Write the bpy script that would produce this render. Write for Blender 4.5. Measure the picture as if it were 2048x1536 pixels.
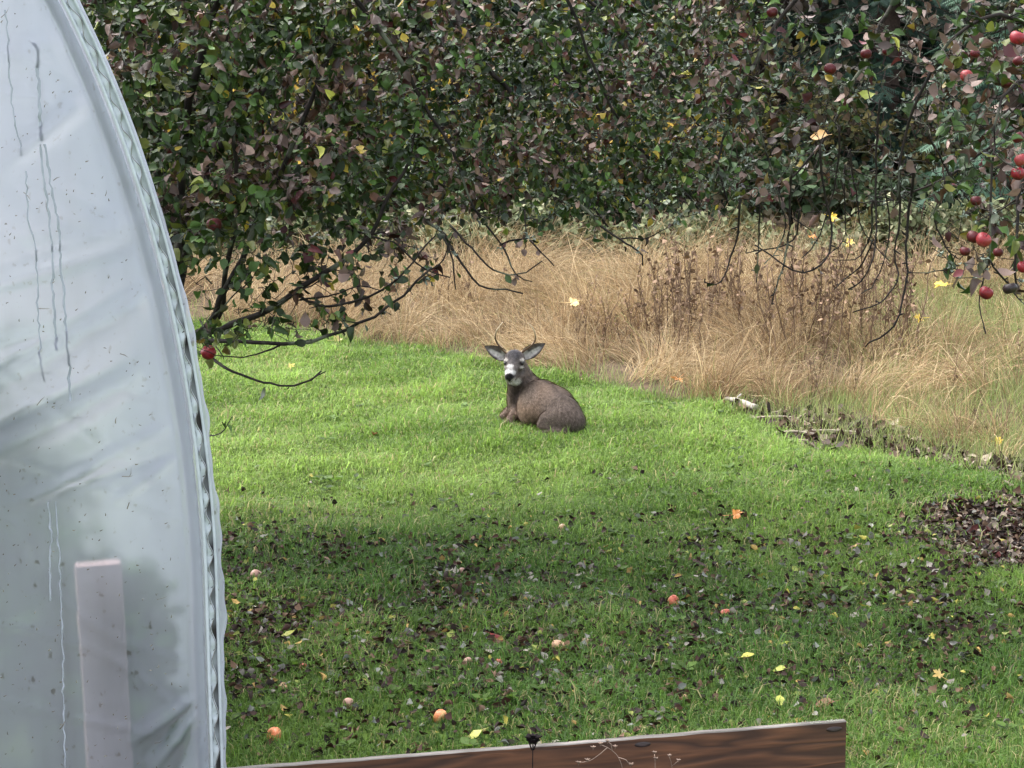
import bpy, math, random
import numpy as np
from mathutils import Vector, Matrix

for o in list(bpy.data.objects):
    bpy.data.objects.remove(o)
scene = bpy.context.scene
col = scene.collection
random.seed(7)
rng = np.random.default_rng(11)

# ------------------------------------------------------------------ camera, sky, sun, exposure
CH = 3.57                      # camera height: an upstairs window / deck
FPX = 5000.0                   # focal length in pixels of the 2048 wide photograph
PHI = math.atan(868.0 / FPX)   # downward pitch
cam = bpy.data.cameras.new('camera')
cam.sensor_width = 36.0
cam.lens = FPX / 2048.0 * 36.0
cam.clip_start = 0.1
cam.clip_end = 2000.0
camo = bpy.data.objects.new('camera', cam)
col.objects.link(camo)
camo.location = (0, 0, CH)
camo.rotation_euler = (math.pi / 2 - PHI, 0, 0)
scene.camera = camo

SUN_EL, SUN_AZ = math.radians(58), math.radians(-50)   # azimuth from +Y, negative = to the left
world = bpy.data.worlds.new('World')
scene.world = world
world.use_nodes = True
wn = world.node_tree
for n in list(wn.nodes):
    wn.nodes.remove(n)
sky = wn.nodes.new('ShaderNodeTexSky')
sky.sky_type = 'NISHITA'
sky.sun_disc = False
sky.sun_elevation = SUN_EL
sky.sun_rotation = SUN_AZ
sky.air_density = 1.0
sky.dust_density = 3.0
hsv = wn.nodes.new('ShaderNodeHueSaturation')          # overcast: a pale, nearly white sky
hsv.inputs['Saturation'].default_value = 0.38
bg = wn.nodes.new('ShaderNodeBackground')
bg.inputs['Strength'].default_value = 0.15
wo = wn.nodes.new('ShaderNodeOutputWorld')
wn.links.new(sky.outputs[0], hsv.inputs['Color'])
wn.links.new(hsv.outputs[0], bg.inputs['Color'])
wn.links.new(bg.outputs[0], wo.inputs[0])

sl = bpy.data.lights.new('sun', 'SUN')
sl.energy = 1.1
sl.angle = math.radians(75)
sl.color = (1.0, 0.97, 0.92)
so = bpy.data.objects.new('sun', sl)
col.objects.link(so)
sd = Vector((math.sin(SUN_AZ) * math.cos(SUN_EL), math.cos(SUN_AZ) * math.cos(SUN_EL), math.sin(SUN_EL)))
so.rotation_euler = (-sd).to_track_quat('-Z', 'Y').to_euler()

scene.render.engine = 'CYCLES'
scene.view_settings.view_transform = 'Standard'
scene.view_settings.look = 'None'
scene.view_settings.gamma = 1.0
scene.view_settings.exposure = 2.12
scene.view_settings.use_curve_mapping = False
scene.cycles.max_bounces = 4
scene.cycles.transparent_max_bounces = 8
scene.cycles.caustics_reflective = False
scene.cycles.caustics_refractive = False

# ------------------------------------------------------------------ small maths helpers
cph, sph = math.cos(PHI), math.sin(PHI)

def ray(px, py):
    a = (px - 1024.0) / FPX
    b = -(py - 768.0) / FPX
    return np.array([a, cph + b * sph, -sph + b * cph])

def at(px, py, D):
    """world point seen at a photograph pixel, D metres in front of the camera along the ground"""
    r = ray(px, py)
    return np.array([0, 0, CH]) + r * (D / r[1])

def gz(x, y):
    return 0.02 * np.sin(1.3 * x + 0.7 * y) + 0.018 * np.sin(2.1 * y - 0.9 * x + 1.0) + 0.012 * np.sin(3.7 * x + 2.9 * y)

def onground(px, py, z=0.0):
    r = ray(px, py)
    t = (z - CH) / r[2]
    p = np.array([0, 0, CH]) + r * t
    p[2] = gz(p[0], p[1]) + z
    return p

def project(P):
    P = np.atleast_2d(P)
    d = P - np.array([0, 0, CH])
    f = d[:, 1] * cph - d[:, 2] * sph
    u = d[:, 1] * sph + d[:, 2] * cph
    return 1024 + FPX * d[:, 0] / f, 768 - FPX * u / f

_ns = np.random.default_rng(5)
_nk = [(_ns.normal(size=(7, 2)), _ns.uniform(0, 6.28, 7)) for _ in range(6)]

def noise2(x, y, freq=1.0, k=0):
    """smooth pseudo noise, about -1..1"""
    w, p = _nk[k]
    s = 0
    for i in range(7):
        s = s + np.sin(freq * (w[i, 0] * x + w[i, 1] * y) + p[i])
    return s / 3.0

def norm(v):
    return v / (np.linalg.norm(v, axis=-1, keepdims=True) + 1e-9)

def lerp(a, b, t):
    return a + (b - a) * t

# ------------------------------------------------------------------ scene helpers
def tag(o, label=None, cat=None, group=None, kind=None):
    if label: o['label'] = label
    if cat: o['category'] = cat
    if group: o['group'] = group
    if kind: o['kind'] = kind
    return o

def mesh_arrays(name, V, F, C=None, smooth=True, mats=None, midx=None):
    """V (n,3); F list/array of faces (all the same length, or a list of arrays); C (n,3) colour per vertex"""
    me = bpy.data.meshes.new(name)
    V = np.asarray(V, dtype=np.float32)
    Fs = F if isinstance(F, list) and len(F) and isinstance(F[0], np.ndarray) and F[0].ndim == 2 else [np.asarray(F)]
    Fs = [f for f in Fs if len(f)]
    me.vertices.add(len(V))
    me.vertices.foreach_set('co', V.ravel())
    loops = np.concatenate([f.ravel() for f in Fs]).astype(np.int32)
    counts = np.concatenate([np.full(len(f), f.shape[1]) for f in Fs]).astype(np.int32)
    starts = np.concatenate([[0], np.cumsum(counts)[:-1]]).astype(np.int32)
    me.loops.add(len(loops))
    me.loops.foreach_set('vertex_index', loops)
    me.polygons.add(len(counts))
    me.polygons.foreach_set('loop_start', starts)
    me.polygons.foreach_set('loop_total', counts)
    me.polygons.foreach_set('use_smooth', np.full(len(counts), smooth))
    if midx is not None:
        me.polygons.foreach_set('material_index', np.asarray(midx, dtype=np.int32))
    me.update(calc_edges=True)
    if C is not None:
        at_ = me.attributes.new('Col', 'FLOAT_COLOR', 'POINT')
        c4 = np.ones((len(V), 4), dtype=np.float32)
        c4[:, :3] = C
        at_.data.foreach_set('color', c4.ravel())
    for m in (mats or []):
        me.materials.append(m)
    return me

def obj(name, me, parent=None, loc=None):
    o = bpy.data.objects.new(name, me)
    col.objects.link(o)
    if parent is not None:
        o.parent = parent
    if loc is not None:
        o.location = loc
    return o

def empty(name, loc=(0, 0, 0)):
    o = bpy.data.objects.new(name, None)
    o.empty_display_size = 0.1
    col.objects.link(o)
    o.location = loc
    return o

# ------------------------------------------------------------------ materials
def newmat(name):
    m = bpy.data.materials.new(name)
    m.use_nodes = True
    nt = m.node_tree
    for n in list(nt.nodes):
        nt.nodes.remove(n)
    out = nt.nodes.new('ShaderNodeOutputMaterial')
    return m, nt, out

def attr_mat(name, rough=0.6, trans=0.0, spec=0.3, noise=0.0, nscale=40.0, bump=0.0, bscale=60.0):
    """colour from the mesh, grain from noise, optional light coming through (leaves, grass)"""
    m, nt, out = newmat(name)
    a = nt.nodes.new('ShaderNodeAttribute'); a.attribute_name = 'Col'
    c = a.outputs['Color']
    if noise > 0:
        tc = nt.nodes.new('ShaderNodeTexCoord')
        nz = nt.nodes.new('ShaderNodeTexNoise'); nz.inputs['Scale'].default_value = nscale; nz.inputs['Detail'].default_value = 4
        nt.links.new(tc.outputs['Object'], nz.inputs['Vector'])
        mr = nt.nodes.new('ShaderNodeMapRange')
        mr.inputs[1].default_value = 0.3; mr.inputs[2].default_value = 0.7
        mr.inputs[3].default_value = 1 - noise; mr.inputs[4].default_value = 1 + noise
        nt.links.new(nz.outputs[0], mr.inputs[0])
        mx = nt.nodes.new('ShaderNodeVectorMath'); mx.operation = 'SCALE'
        nt.links.new(c, mx.inputs[0]); nt.links.new(mr.outputs[0], mx.inputs['Scale'])
        c = mx.outputs[0]
    p = nt.nodes.new('ShaderNodeBsdfPrincipled')
    p.inputs['Roughness'].default_value = rough
    p.inputs['Specular IOR Level'].default_value = spec
    nt.links.new(c, p.inputs['Base Color'])
    if bump > 0:
        tc2 = nt.nodes.new('ShaderNodeTexCoord')
        n2 = nt.nodes.new('ShaderNodeTexNoise'); n2.inputs['Scale'].default_value = bscale; n2.inputs['Detail'].default_value = 5
        nt.links.new(tc2.outputs['Object'], n2.inputs['Vector'])
        b = nt.nodes.new('ShaderNodeBump'); b.inputs['Strength'].default_value = bump; b.inputs['Distance'].default_value = 0.01
        nt.links.new(n2.outputs[0], b.inputs['Height'])
        nt.links.new(b.outputs[0], p.inputs['Normal'])
    sh = p.outputs[0]
    if trans > 0:
        t = nt.nodes.new('ShaderNodeBsdfTranslucent')
        nt.links.new(c, t.inputs['Color'])
        mix = nt.nodes.new('ShaderNodeMixShader'); mix.inputs[0].default_value = trans
        nt.links.new(sh, mix.inputs[1]); nt.links.new(t.outputs[0], mix.inputs[2])
        sh = mix.outputs[0]
    nt.links.new(sh, out.inputs[0])
    return m

M_GROUND = attr_mat('ground_soil_and_turf', rough=0.95, spec=0.1, noise=0.45, nscale=9.0, bump=0.5, bscale=30)
M_GRASS = attr_mat('lawn_grass', rough=0.55, trans=0.45, spec=0.3)
M_DRY = attr_mat('dry_grass', rough=0.65, trans=0.3, spec=0.2)
M_LEAF = attr_mat('leaf', rough=0.42, trans=0.16, spec=0.38, noise=0.25, nscale=30)
M_WET = attr_mat('wet_fallen_leaf', rough=0.65, trans=0.08, spec=0.2, noise=0.3, nscale=40)
M_FAR = attr_mat('far_foliage', rough=0.6, trans=0.2, spec=0.2)
M_BARKV = attr_mat('shrub_stem_bark', rough=0.85, spec=0.15, noise=0.3, nscale=25, bump=0.4, bscale=40)
M_FUR = attr_mat('deer_fur', rough=0.8, spec=0.12, noise=0.34, nscale=52, bump=0.6, bscale=120)
M_APPLE = attr_mat('apple_skin', rough=0.4, spec=0.4, noise=0.25, nscale=18)
M_STALK = attr_mat('dead_stalk', rough=0.8, spec=0.15, noise=0.3, nscale=20)
M_PLAIN = attr_mat('coloured_part', rough=0.45, spec=0.4, noise=0.12, nscale=20)

def bark_mat():
    m, nt, out = newmat('apple_bark_with_lichen')
    geo = nt.nodes.new('ShaderNodeNewGeometry')
    tc = nt.nodes.new('ShaderNodeTexCoord')
    n1 = nt.nodes.new('ShaderNodeTexNoise'); n1.inputs['Scale'].default_value = 14; n1.inputs['Detail'].default_value = 6
    nt.links.new(tc.outputs['Object'], n1.inputs['Vector'])
    n2 = nt.nodes.new('ShaderNodeTexNoise'); n2.inputs['Scale'].default_value = 3.2; n2.inputs['Detail'].default_value = 5
    nt.links.new(tc.outputs['Object'], n2.inputs['Vector'])
    base = nt.nodes.new('ShaderNodeValToRGB')
    base.color_ramp.elements[0].position = 0.3; base.color_ramp.elements[0].color = (0.009, 0.007, 0.006, 1)
    base.color_ramp.elements[1].position = 0.75; base.color_ramp.elements[1].color = (0.034, 0.025, 0.02, 1)
    nt.links.new(n1.outputs[0], base.inputs[0])
    lich = nt.nodes.new('ShaderNodeValToRGB')
    lich.color_ramp.elements[0].position = 0.57; lich.color_ramp.elements[0].color = (0, 0, 0, 1)
    lich.color_ramp.elements[1].position = 0.64; lich.color_ramp.elements[1].color = (1, 1, 1, 1)
    nt.links.new(n2.outputs[0], lich.inputs[0])
    mx = nt.nodes.new('ShaderNodeMix'); mx.data_type = 'RGBA'
    mx.inputs[7].default_value = (0.12, 0.13, 0.09, 1)
    nt.links.new(lich.outputs[0], mx.inputs[0]); nt.links.new(base.outputs[0], mx.inputs[6])
    p = nt.nodes.new('ShaderNodeBsdfPrincipled'); p.inputs['Roughness'].default_value = 0.75
    p.inputs['Specular IOR Level'].default_value = 0.25
    nt.links.new(mx.outputs[2], p.inputs['Base Color'])
    b = nt.nodes.new('ShaderNodeBump'); b.inputs['Strength'].default_value = 0.7; b.inputs['Distance'].default_value = 0.008
    nt.links.new(n1.outputs[0], b.inputs['Height']); nt.links.new(b.outputs[0], p.inputs['Normal'])
    nt.links.new(p.outputs[0], out.inputs[0])
    return m
M_BARK = bark_mat()

def wood_mat(name, dark, light, rough=0.55):
    m, nt, out = newmat(name)
    tc = nt.nodes.new('ShaderNodeTexCoord')
    mp = nt.nodes.new('ShaderNodeMapping'); mp.inputs['Scale'].default_value = (1.0, 9, 11)
    nt.links.new(tc.outputs['Object'], mp.inputs[0])
    n0 = nt.nodes.new('ShaderNodeTexNoise'); n0.inputs['Scale'].default_value = 1.1; n0.inputs['Detail'].default_value = 2; n0.inputs['Distortion'].default_value = 0.7
    nt.links.new(mp.outputs[0], n0.inputs['Vector'])
    ml = nt.nodes.new('ShaderNodeMath'); ml.operation = 'MULTIPLY'; ml.inputs[1].default_value = 9
    nt.links.new(n0.outputs[0], ml.inputs[0])
    fr = nt.nodes.new('ShaderNodeMath'); fr.operation = 'PINGPONG'; fr.inputs[1].default_value = 1
    nt.links.new(ml.outputs[0], fr.inputs[0])
    n1 = nt.nodes.new('ShaderNodeTexNoise'); n1.inputs['Scale'].default_value = 4; n1.inputs['Detail'].default_value = 6
    nt.links.new(mp.outputs[0], n1.inputs['Vector'])
    av = nt.nodes.new('ShaderNodeMath'); av.operation = 'MULTIPLY'
    nt.links.new(fr.outputs[0], av.inputs[0]); nt.links.new(n1.outputs[0], av.inputs[1])
    r = nt.nodes.new('ShaderNodeValToRGB')
    r.color_ramp.elements[0].position = 0.05; r.color_ramp.elements[0].color = (*dark, 1)
    r.color_ramp.elements[1].position = 0.62; r.color_ramp.elements[1].color = (*light, 1)
    nt.links.new(av.outputs[0], r.inputs[0])
    p = nt.nodes.new('ShaderNodeBsdfPrincipled'); p.inputs['Roughness'].default_value = rough
    nt.links.new(r.outputs[0], p.inputs['Base Color'])
    b = nt.nodes.new('ShaderNodeBump'); b.inputs['Strength'].default_value = 0.4; b.inputs['Distance'].default_value = 0.004
    nt.links.new(av.outputs[0], b.inputs['Height']); nt.links.new(b.outputs[0], p.inputs['Normal'])
    nt.links.new(p.outputs[0], out.inputs[0])
    return m
M_WOOD = wood_mat('wet_brown_board', (0.046, 0.018, 0.009), (0.150, 0.060, 0.027), 0.65)
M_WOODTOP = wood_mat('weathered_edge_with_sky_sheen', (0.08, 0.068, 0.058), (0.22, 0.195, 0.175), 0.6)  # paler from weathering, with wet sky reflection painted into the colour
M_POST = wood_mat('pale_red_post', (0.50, 0.33, 0.30), (0.66, 0.47, 0.43), 0.7)

def plastic_mat(name, see=0.3, blur=True):
    m, nt, out = newmat(name)
    tc = nt.nodes.new('ShaderNodeTexCoord')
    # dirt: small specks, and faint runs stretched down the sheet
    n1 = nt.nodes.new('ShaderNodeTexNoise'); n1.inputs['Scale'].default_value = 42; n1.inputs['Detail'].default_value = 3
    mp1 = nt.nodes.new('ShaderNodeMapping'); mp1.inputs['Scale'].default_value = (1, 1, 0.7)
    nt.links.new(tc.outputs['Object'], mp1.inputs[0]); nt.links.new(mp1.outputs[0], n1.inputs['Vector'])
    r1 = nt.nodes.new('ShaderNodeValToRGB')
    r1.color_ramp.elements[0].position = 0.645; r1.color_ramp.elements[0].color = (0, 0, 0, 1)
    r1.color_ramp.elements[1].position = 0.72; r1.color_ramp.elements[1].color = (0.7, 0.7, 0.7, 1)
    nt.links.new(n1.outputs[0], r1.inputs[0])
    n2 = nt.nodes.new('ShaderNodeTexNoise'); n2.inputs['Scale'].default_value = 16; n2.inputs['Detail'].default_value = 4
    mp2 = nt.nodes.new('ShaderNodeMapping'); mp2.inputs['Scale'].default_value = (1, 1, 0.05)
    nt.links.new(tc.outputs['Object'], mp2.inputs[0]); nt.links.new(mp2.outputs[0], n2.inputs['Vector'])
    r2 = nt.nodes.new('ShaderNodeValToRGB')
    r2.color_ramp.elements[0].position = 0.52; r2.color_ramp.elements[0].color = (0, 0, 0, 1)
    r2.color_ramp.elements[1].position = 0.8; r2.color_ramp.elements[1].color = (0.22, 0.22, 0.22, 1)
    nt.links.new(n2.outputs[0], r2.inputs[0])
    mxm = nt.nodes.new('ShaderNodeMath'); mxm.operation = 'MAXIMUM'
    nt.links.new(r1.outputs[0], mxm.inputs[0]); nt.links.new(r2.outputs[0], mxm.inputs[1])
    cm = nt.nodes.new('ShaderNodeMix'); cm.data_type = 'RGBA'
    cm.inputs[6].default_value = (0.545, 0.565, 0.645, 1)
    cm.inputs[7].default_value = (0.20, 0.175, 0.15, 1)
    nt.links.new(mxm.outputs[0], cm.inputs[0])
    d = nt.nodes.new('ShaderNodeBsdfPrincipled'); d.inputs['Roughness'].default_value = 0.32
    d.inputs['Specular IOR Level'].default_value = 0.5
    nt.links.new(cm.outputs[2], d.inputs['Base Color'])
    n3 = nt.nodes.new('ShaderNodeTexNoise'); n3.inputs['Scale'].default_value = 30; n3.inputs['Detail'].default_value = 2
    nt.links.new(tc.outputs['Object'], n3.inputs['Vector'])
    b = nt.nodes.new('ShaderNodeBump'); b.inputs['Strength'].default_value = 0.12; b.inputs['Distance'].default_value = 0.01
    nt.links.new(n3.outputs[0], b.inputs['Height']); nt.links.new(b.outputs[0], d.inputs['Normal'])
    t = nt.nodes.new('ShaderNodeBsdfTranslucent')
    nt.links.new(cm.outputs[2], t.inputs['Color'])
    mix = nt.nodes.new('ShaderNodeMixShader'); mix.inputs[0].default_value = 0.45
    nt.links.new(d.outputs[0], mix.inputs[1]); nt.links.new(t.outputs[0], mix.inputs[2])
    if blur:
        tr = nt.nodes.new('ShaderNodeBsdfRefraction'); tr.inputs['Roughness'].default_value = 0.5
        tr.inputs['IOR'].default_value = 1.15
        tr.inputs['Color'].default_value = (0.93, 0.95, 0.97, 1)
    else:
        tr = nt.nodes.new('ShaderNodeBsdfTransparent')
    mix2 = nt.nodes.new('ShaderNodeMixShader'); mix2.inputs[0].default_value = see
    nt.links.new(mix.outputs[0], mix2.inputs[1]); nt.links.new(tr.outputs[0], mix2.inputs[2])
    nt.links.new(mix2.outputs[0], out.inputs[0])
    return m
M_SHEET = plastic_mat('greenhouse_film', 0.58, True)
M_COVER = plastic_mat('greenhouse_cover_film', 0.3, False)

# ------------------------------------------------------------------ shape builders
class Acc:
    """collects vertices, triangles/quads and colours"""
    def __init__(s):
        s.V, s.T, s.Q, s.C, s.n = [], [], [], [], 0
    def add(s, V, T=None, Q=None, C=None):
        V = np.asarray(V, float)
        if T is not None and len(T): s.T.append(np.asarray(T) + s.n)
        if Q is not None and len(Q): s.Q.append(np.asarray(Q) + s.n)
        s.V.append(V)
        if C is not None:
            C = np.asarray(C, float)
            s.C.append(np.broadcast_to(C, (len(V), 3)))
        s.n += len(V)
    def mesh(s, name, mats, smooth=True):
        F = []
        if s.T: F.append(np.concatenate(s.T).reshape(-1, 3))
        if s.Q: F.append(np.concatenate(s.Q).reshape(-1, 4))
        return mesh_arrays(name, np.concatenate(s.V), F, np.concatenate(s.C) if s.C else None, smooth, mats)

def tube(acc, P, R, sides=6, C=None, cap=True):
    P = np.asarray(P, float); n = len(P)
    R = np.broadcast_to(np.asarray(R, float), (n,))
    T = norm(np.gradient(P, axis=0))
    up = np.array([0.13, 0.21, 0.97])
    X = norm(np.cross(T, up) + 1e-6)
    Y = np.cross(T, X)
    a = np.arange(sides) * 2 * math.pi / sides
    V = P[:, None, :] + R[:, None, None] * (X[:, None, :] * np.cos(a)[None, :, None] + Y[:, None, :] * np.sin(a)[None, :, None])
    V = V.reshape(-1, 3)
    i = np.arange(n - 1)[:, None] * sides + np.arange(sides)[None, :]
    j = np.arange(n - 1)[:, None] * sides + (np.arange(sides)[None, :] + 1) % sides
    Q = np.stack([i, j, j + sides, i + sides], -1).reshape(-1, 4)
    T_ = []
    if cap:
        V = np.concatenate([V, P[:1], P[-1:]])
        for k in range(sides):
            T_.append((n * sides, (k + 1) % sides, k))
            T_.append((n * sides + 1, (n - 1) * sides + k, (n - 1) * sides + (k + 1) % sides))
    acc.add(V, T_, Q, C)

def smooth_path(pts, step):
    """Catmull-Rom through pts, resampled about every step metres; extra columns are interpolated too"""
    pts = np.asarray(pts, float)
    p = np.concatenate([[2 * pts[0] - pts[1]], pts, [2 * pts[-1] - pts[-2]]])
    out = []
    for i in range(1, len(p) - 2):
        L = np.linalg.norm(p[i + 1, :3] - p[i, :3])
        n = max(1, int(round(L / step)))
        t = np.arange(n)[:, None] / n
        a, b, c, d = p[i - 1], p[i], p[i + 1], p[i + 2]
        out.append(0.5 * ((2 * b) + (-a + c) * t + (2 * a - 5 * b + 4 * c - d) * t ** 2 + (-a + 3 * b - 3 * c + d) * t ** 3))
    out.append(pts[-1:])
    return np.concatenate(out)

def box_arrays(cx, cy, cz, sx, sy, sz):
    V = np.array([(x, y, z) for x in (-1, 1) for y in (-1, 1) for z in (-1, 1)], float) * 0.5 * np.array([sx, sy, sz]) + np.array([cx, cy, cz])
    Q = np.array([(0, 1, 3, 2), (4, 6, 7, 5), (0, 4, 5, 1), (2, 3, 7, 6), (0, 2, 6, 4), (1, 5, 7, 3)])
    return V, Q

def leaf_template(fold, bend, curl, width=0.31, wav=0.0, seed=0):
    """a pointed oval leaf, length 1 along +x, with midrib fold, lengthwise bend and curled tip"""
    r = np.random.default_rng(seed)
    xs = np.array([0.0, 0.22, 0.5, 0.8, 1.0])
    ws = np.array([0.03, 0.75, 1.0, 0.62, 0.0]) * width
    V, Q, T = [], [], []
    for x, w in zip(xs, ws):
        zb = -bend * x ** 2 + curl * np.maximum(0, x - 0.6) ** 2 * 3
        V.append((x, 0, zb))
        wa = w * (1 + wav * r.normal()); wb = w * (1 + wav * r.normal())
        V.append((x, wa, zb + fold * w + wav * 0.15 * r.normal()))
        V.append((x, -wb, zb + fold * w + wav * 0.15 * r.normal()))
    V = V[:-2]
    for i in range(3):
        a = i * 3
        Q += [(a, a + 3, a + 4, a + 1), (a, a + 2, a + 5, a + 3)]
    a = 9
    T += [(a, 12, a + 1), (a, a + 2, 12)]
    V = np.array(V, float)
    # petiole
    k = len(V)
    V = np.concatenate([V, [(-0.28, 0.012, 0.05), (-0.28, -0.012, 0.05), (0.03, -0.014, 0.0), (0.03, 0.014, 0.0)]])
    Q.append((k, k + 1, k + 2, k + 3))
    return V, np.array(T), np.array(Q)

LEAVES = [leaf_template(0.30, 0.20, 0.2, 0.32, 0.10, 1), leaf_template(0.7, 0.45, 0.3, 0.31, 0.15, 2),
          leaf_template(-0.45, 0.6, 0.6, 0.34, 0.18, 3), leaf_template(1.2, 0.3, -0.6, 0.33, 0.22, 4),
          leaf_template(0.15, -0.3, 0.5, 0.36, 0.15, 5)]

def maple_template():
    ang = np.radians([0, 8, 15, 25, 36, 44, 52, 60, 68, 81, 95, 106, 118, 150, 180])
    rad = np.array([1.0, 0.76, 0.78, 0.46, 0.70, 0.76, 0.93, 0.72, 0.73, 0.44, 0.60, 0.72, 0.52, 0.30, 0.12])
    pts = [(rad[i] * math.cos(ang[i]), rad[i] * math.sin(ang[i])) for i in range(len(ang))]
    ring = pts + [(x, -y) for x, y in pts[1:-1]][::-1]
    V = [(0, 0, 0)] + [(x * 0.5, y * 0.5, 0.16 * (x * x + 0.4 * y * y) + 0.10 * math.sin(4 * x + 3 * y)) for x, y in ring]
    n = len(ring)
    T = [(0, 1 + i, 1 + (i + 1) % n) for i in range(n)]
    V += [(-0.1, 0.012, 0), (-0.1, -0.012, 0), (-0.65, -0.012, 0.06), (-0.65, 0.012, 0.06)]
    return np.array(V, float), np.array(T), np.array([(n + 1, n + 2, n + 3, n + 4)])
MAPLE = maple_template()

def frames(dirs, ups):
    """rotation matrices whose columns are x=dir, y, z~up"""
    x = norm(dirs)
    y = norm(np.cross(ups, x))
    z = np.cross(x, y)
    return np.stack([x, y, z], -1)

def scatter(acc, tmpl, pos, R, sc, colr):
    V, T, Q = tmpl
    n = len(pos)
    if n == 0: return
    W = np.einsum('nij,kj->nki', R, V) * np.asarray(sc).reshape(-1, 1, 1) + pos[:, None, :]
    k = len(V)
    off = (np.arange(n) * k)[:, None, None]
    acc.add(W.reshape(-1, 3), (T[None] + off).reshape(-1, 3) if len(T) else None,
            (Q[None] + off).reshape(-1, 4) if len(Q) else None, np.repeat(colr, k, axis=0))

# ------------------------------------------------------------------ the lawn's outline
_bp = [(-200, 620), (250, 640), (400, 650), (680, 682), (860, 702), (960, 730), (1180, 760), (1300, 785), (1400, 803), (1500, 838), (1600, 872), (1750, 900),
       (1850, 908), (1950, 950), (2048, 975), (2250, 1020), (2600, 1040)]
_bw = np.array([onground(*p) for p in _bp])

def edge_y(x):
    return np.interp(x, _bw[:, 0], _bw[:, 1]) + 0.10 * noise2(x, 0 * x, 3.0, 1) + 0.05 * noise2(x, 0 * x, 9.0, 2)

LIT = onground(2010, 1085)        # centre of the leaf covered bare patch under the right hand apple tree

def litter_mask(x, y):
    d = np.hypot((x - LIT[0] - 0.2) / 0.92, (y - LIT[1] - 0.1) / 1.15) + 0.16 * noise2(x, y, 5, 3) + 0.08 * noise2(x, y, 13, 1)
    return np.clip((1.05 - d) / 0.4, 0, 1)

def dirt_mask(x, y):
    """worn earth strip along the right part of the lawn's far edge"""
    c = edge_y(x) + 0.42
    w = np.clip((x - 1.6) / 0.35, 0, 1) * np.clip((4.2 - x) / 0.5, 0, 1)
    return np.clip(1.35 - np.abs(y - c) / 0.58 + 0.45 * noise2(x, y, 4.5, 4) + 0.2 * noise2(x, y, 12, 1), 0, 1) * w

def thin_shade_mask(x, y):
    """thin, leaf mulched turf under the apple trees, with their shade painted in"""
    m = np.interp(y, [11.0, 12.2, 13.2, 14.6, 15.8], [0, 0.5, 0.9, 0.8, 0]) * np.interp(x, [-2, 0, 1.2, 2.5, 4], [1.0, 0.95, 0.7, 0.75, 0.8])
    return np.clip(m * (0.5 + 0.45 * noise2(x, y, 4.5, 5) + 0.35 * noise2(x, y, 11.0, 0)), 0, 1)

# ------------------------------------------------------------------ ground
def build_ground():
    def axis(lo, hi, step, far):
        a = np.arange(lo, hi, step)
        ext = []
        s, p = step, a[-1]
        while p < far:
            s *= 1.35; p += s; ext.append(p)
        return a, np.array(ext)
    xa, xe = axis(-7, 8, 0.12, 600)
    X = np.concatenate([-7 - (xe - xa[-1])[::-1], xa, xe])
    ya, ye = axis(7, 36, 0.12, 900)
    Y = np.concatenate([7 - (ye - ya[-1])[::-1][-14:], ya, ye])
    xx, yy = np.meshgrid(X, Y)
    zz = gz(xx, yy)
    V = np.stack([xx, yy, zz], -1).reshape(-1, 3)
    nx, ny = len(X), len(Y)
    i = np.arange(ny - 1)[:, None] * nx + np.arange(nx - 1)[None, :]
    Q = np.stack([i, i + 1, i + nx + 1, i + nx], -1).reshape(-1, 4)
    x, y = V[:, 0], V[:, 1]
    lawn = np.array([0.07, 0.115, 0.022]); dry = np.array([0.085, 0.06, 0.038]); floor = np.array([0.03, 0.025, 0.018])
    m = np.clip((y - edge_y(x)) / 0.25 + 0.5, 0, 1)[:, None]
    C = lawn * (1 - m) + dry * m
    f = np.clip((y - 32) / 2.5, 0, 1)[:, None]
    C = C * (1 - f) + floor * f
    dm = dirt_mask(x, y)[:, None]
    C = C * (1 - dm) + np.array([0.050, 0.036, 0.028]) * dm
    tm_ = thin_shade_mask(x, y)[:, None]
    C = C * (1 - tm_) + np.array([0.028, 0.026, 0.014]) * tm_  # thin leafy turf, its colour also darkened for the trees' shade
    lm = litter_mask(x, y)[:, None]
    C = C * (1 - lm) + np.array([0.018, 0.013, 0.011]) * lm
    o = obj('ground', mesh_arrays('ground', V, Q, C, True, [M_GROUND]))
    tag(o, 'lawn and meadow ground running back to the woods', None, None, 'structure')
build_ground()

# greenhouse frame of reference (end wall faces the camera, turned a little to the left)
GA = math.radians(13.3)
E1 = np.array([math.cos(GA), math.sin(GA), 0.0])      # along the end wall, to the right
E2 = np.array([-math.sin(GA), math.cos(GA), 0.0])     # along the tunnel, away
G0 = at(423, 1000, 9.0); G0[2] = 0.0
TUN_L = 4.4

def gh_local(x, y):
    return (x - G0[0]) * E1[0] + (y - G0[1]) * E1[1], (x - G0[0]) * E2[0] + (y - G0[1]) * E2[1]

# plank of the vegetable bed
BA = onground(1690, 1445, 0.36)
BB = onground(200, 1562, 0.36)

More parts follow.
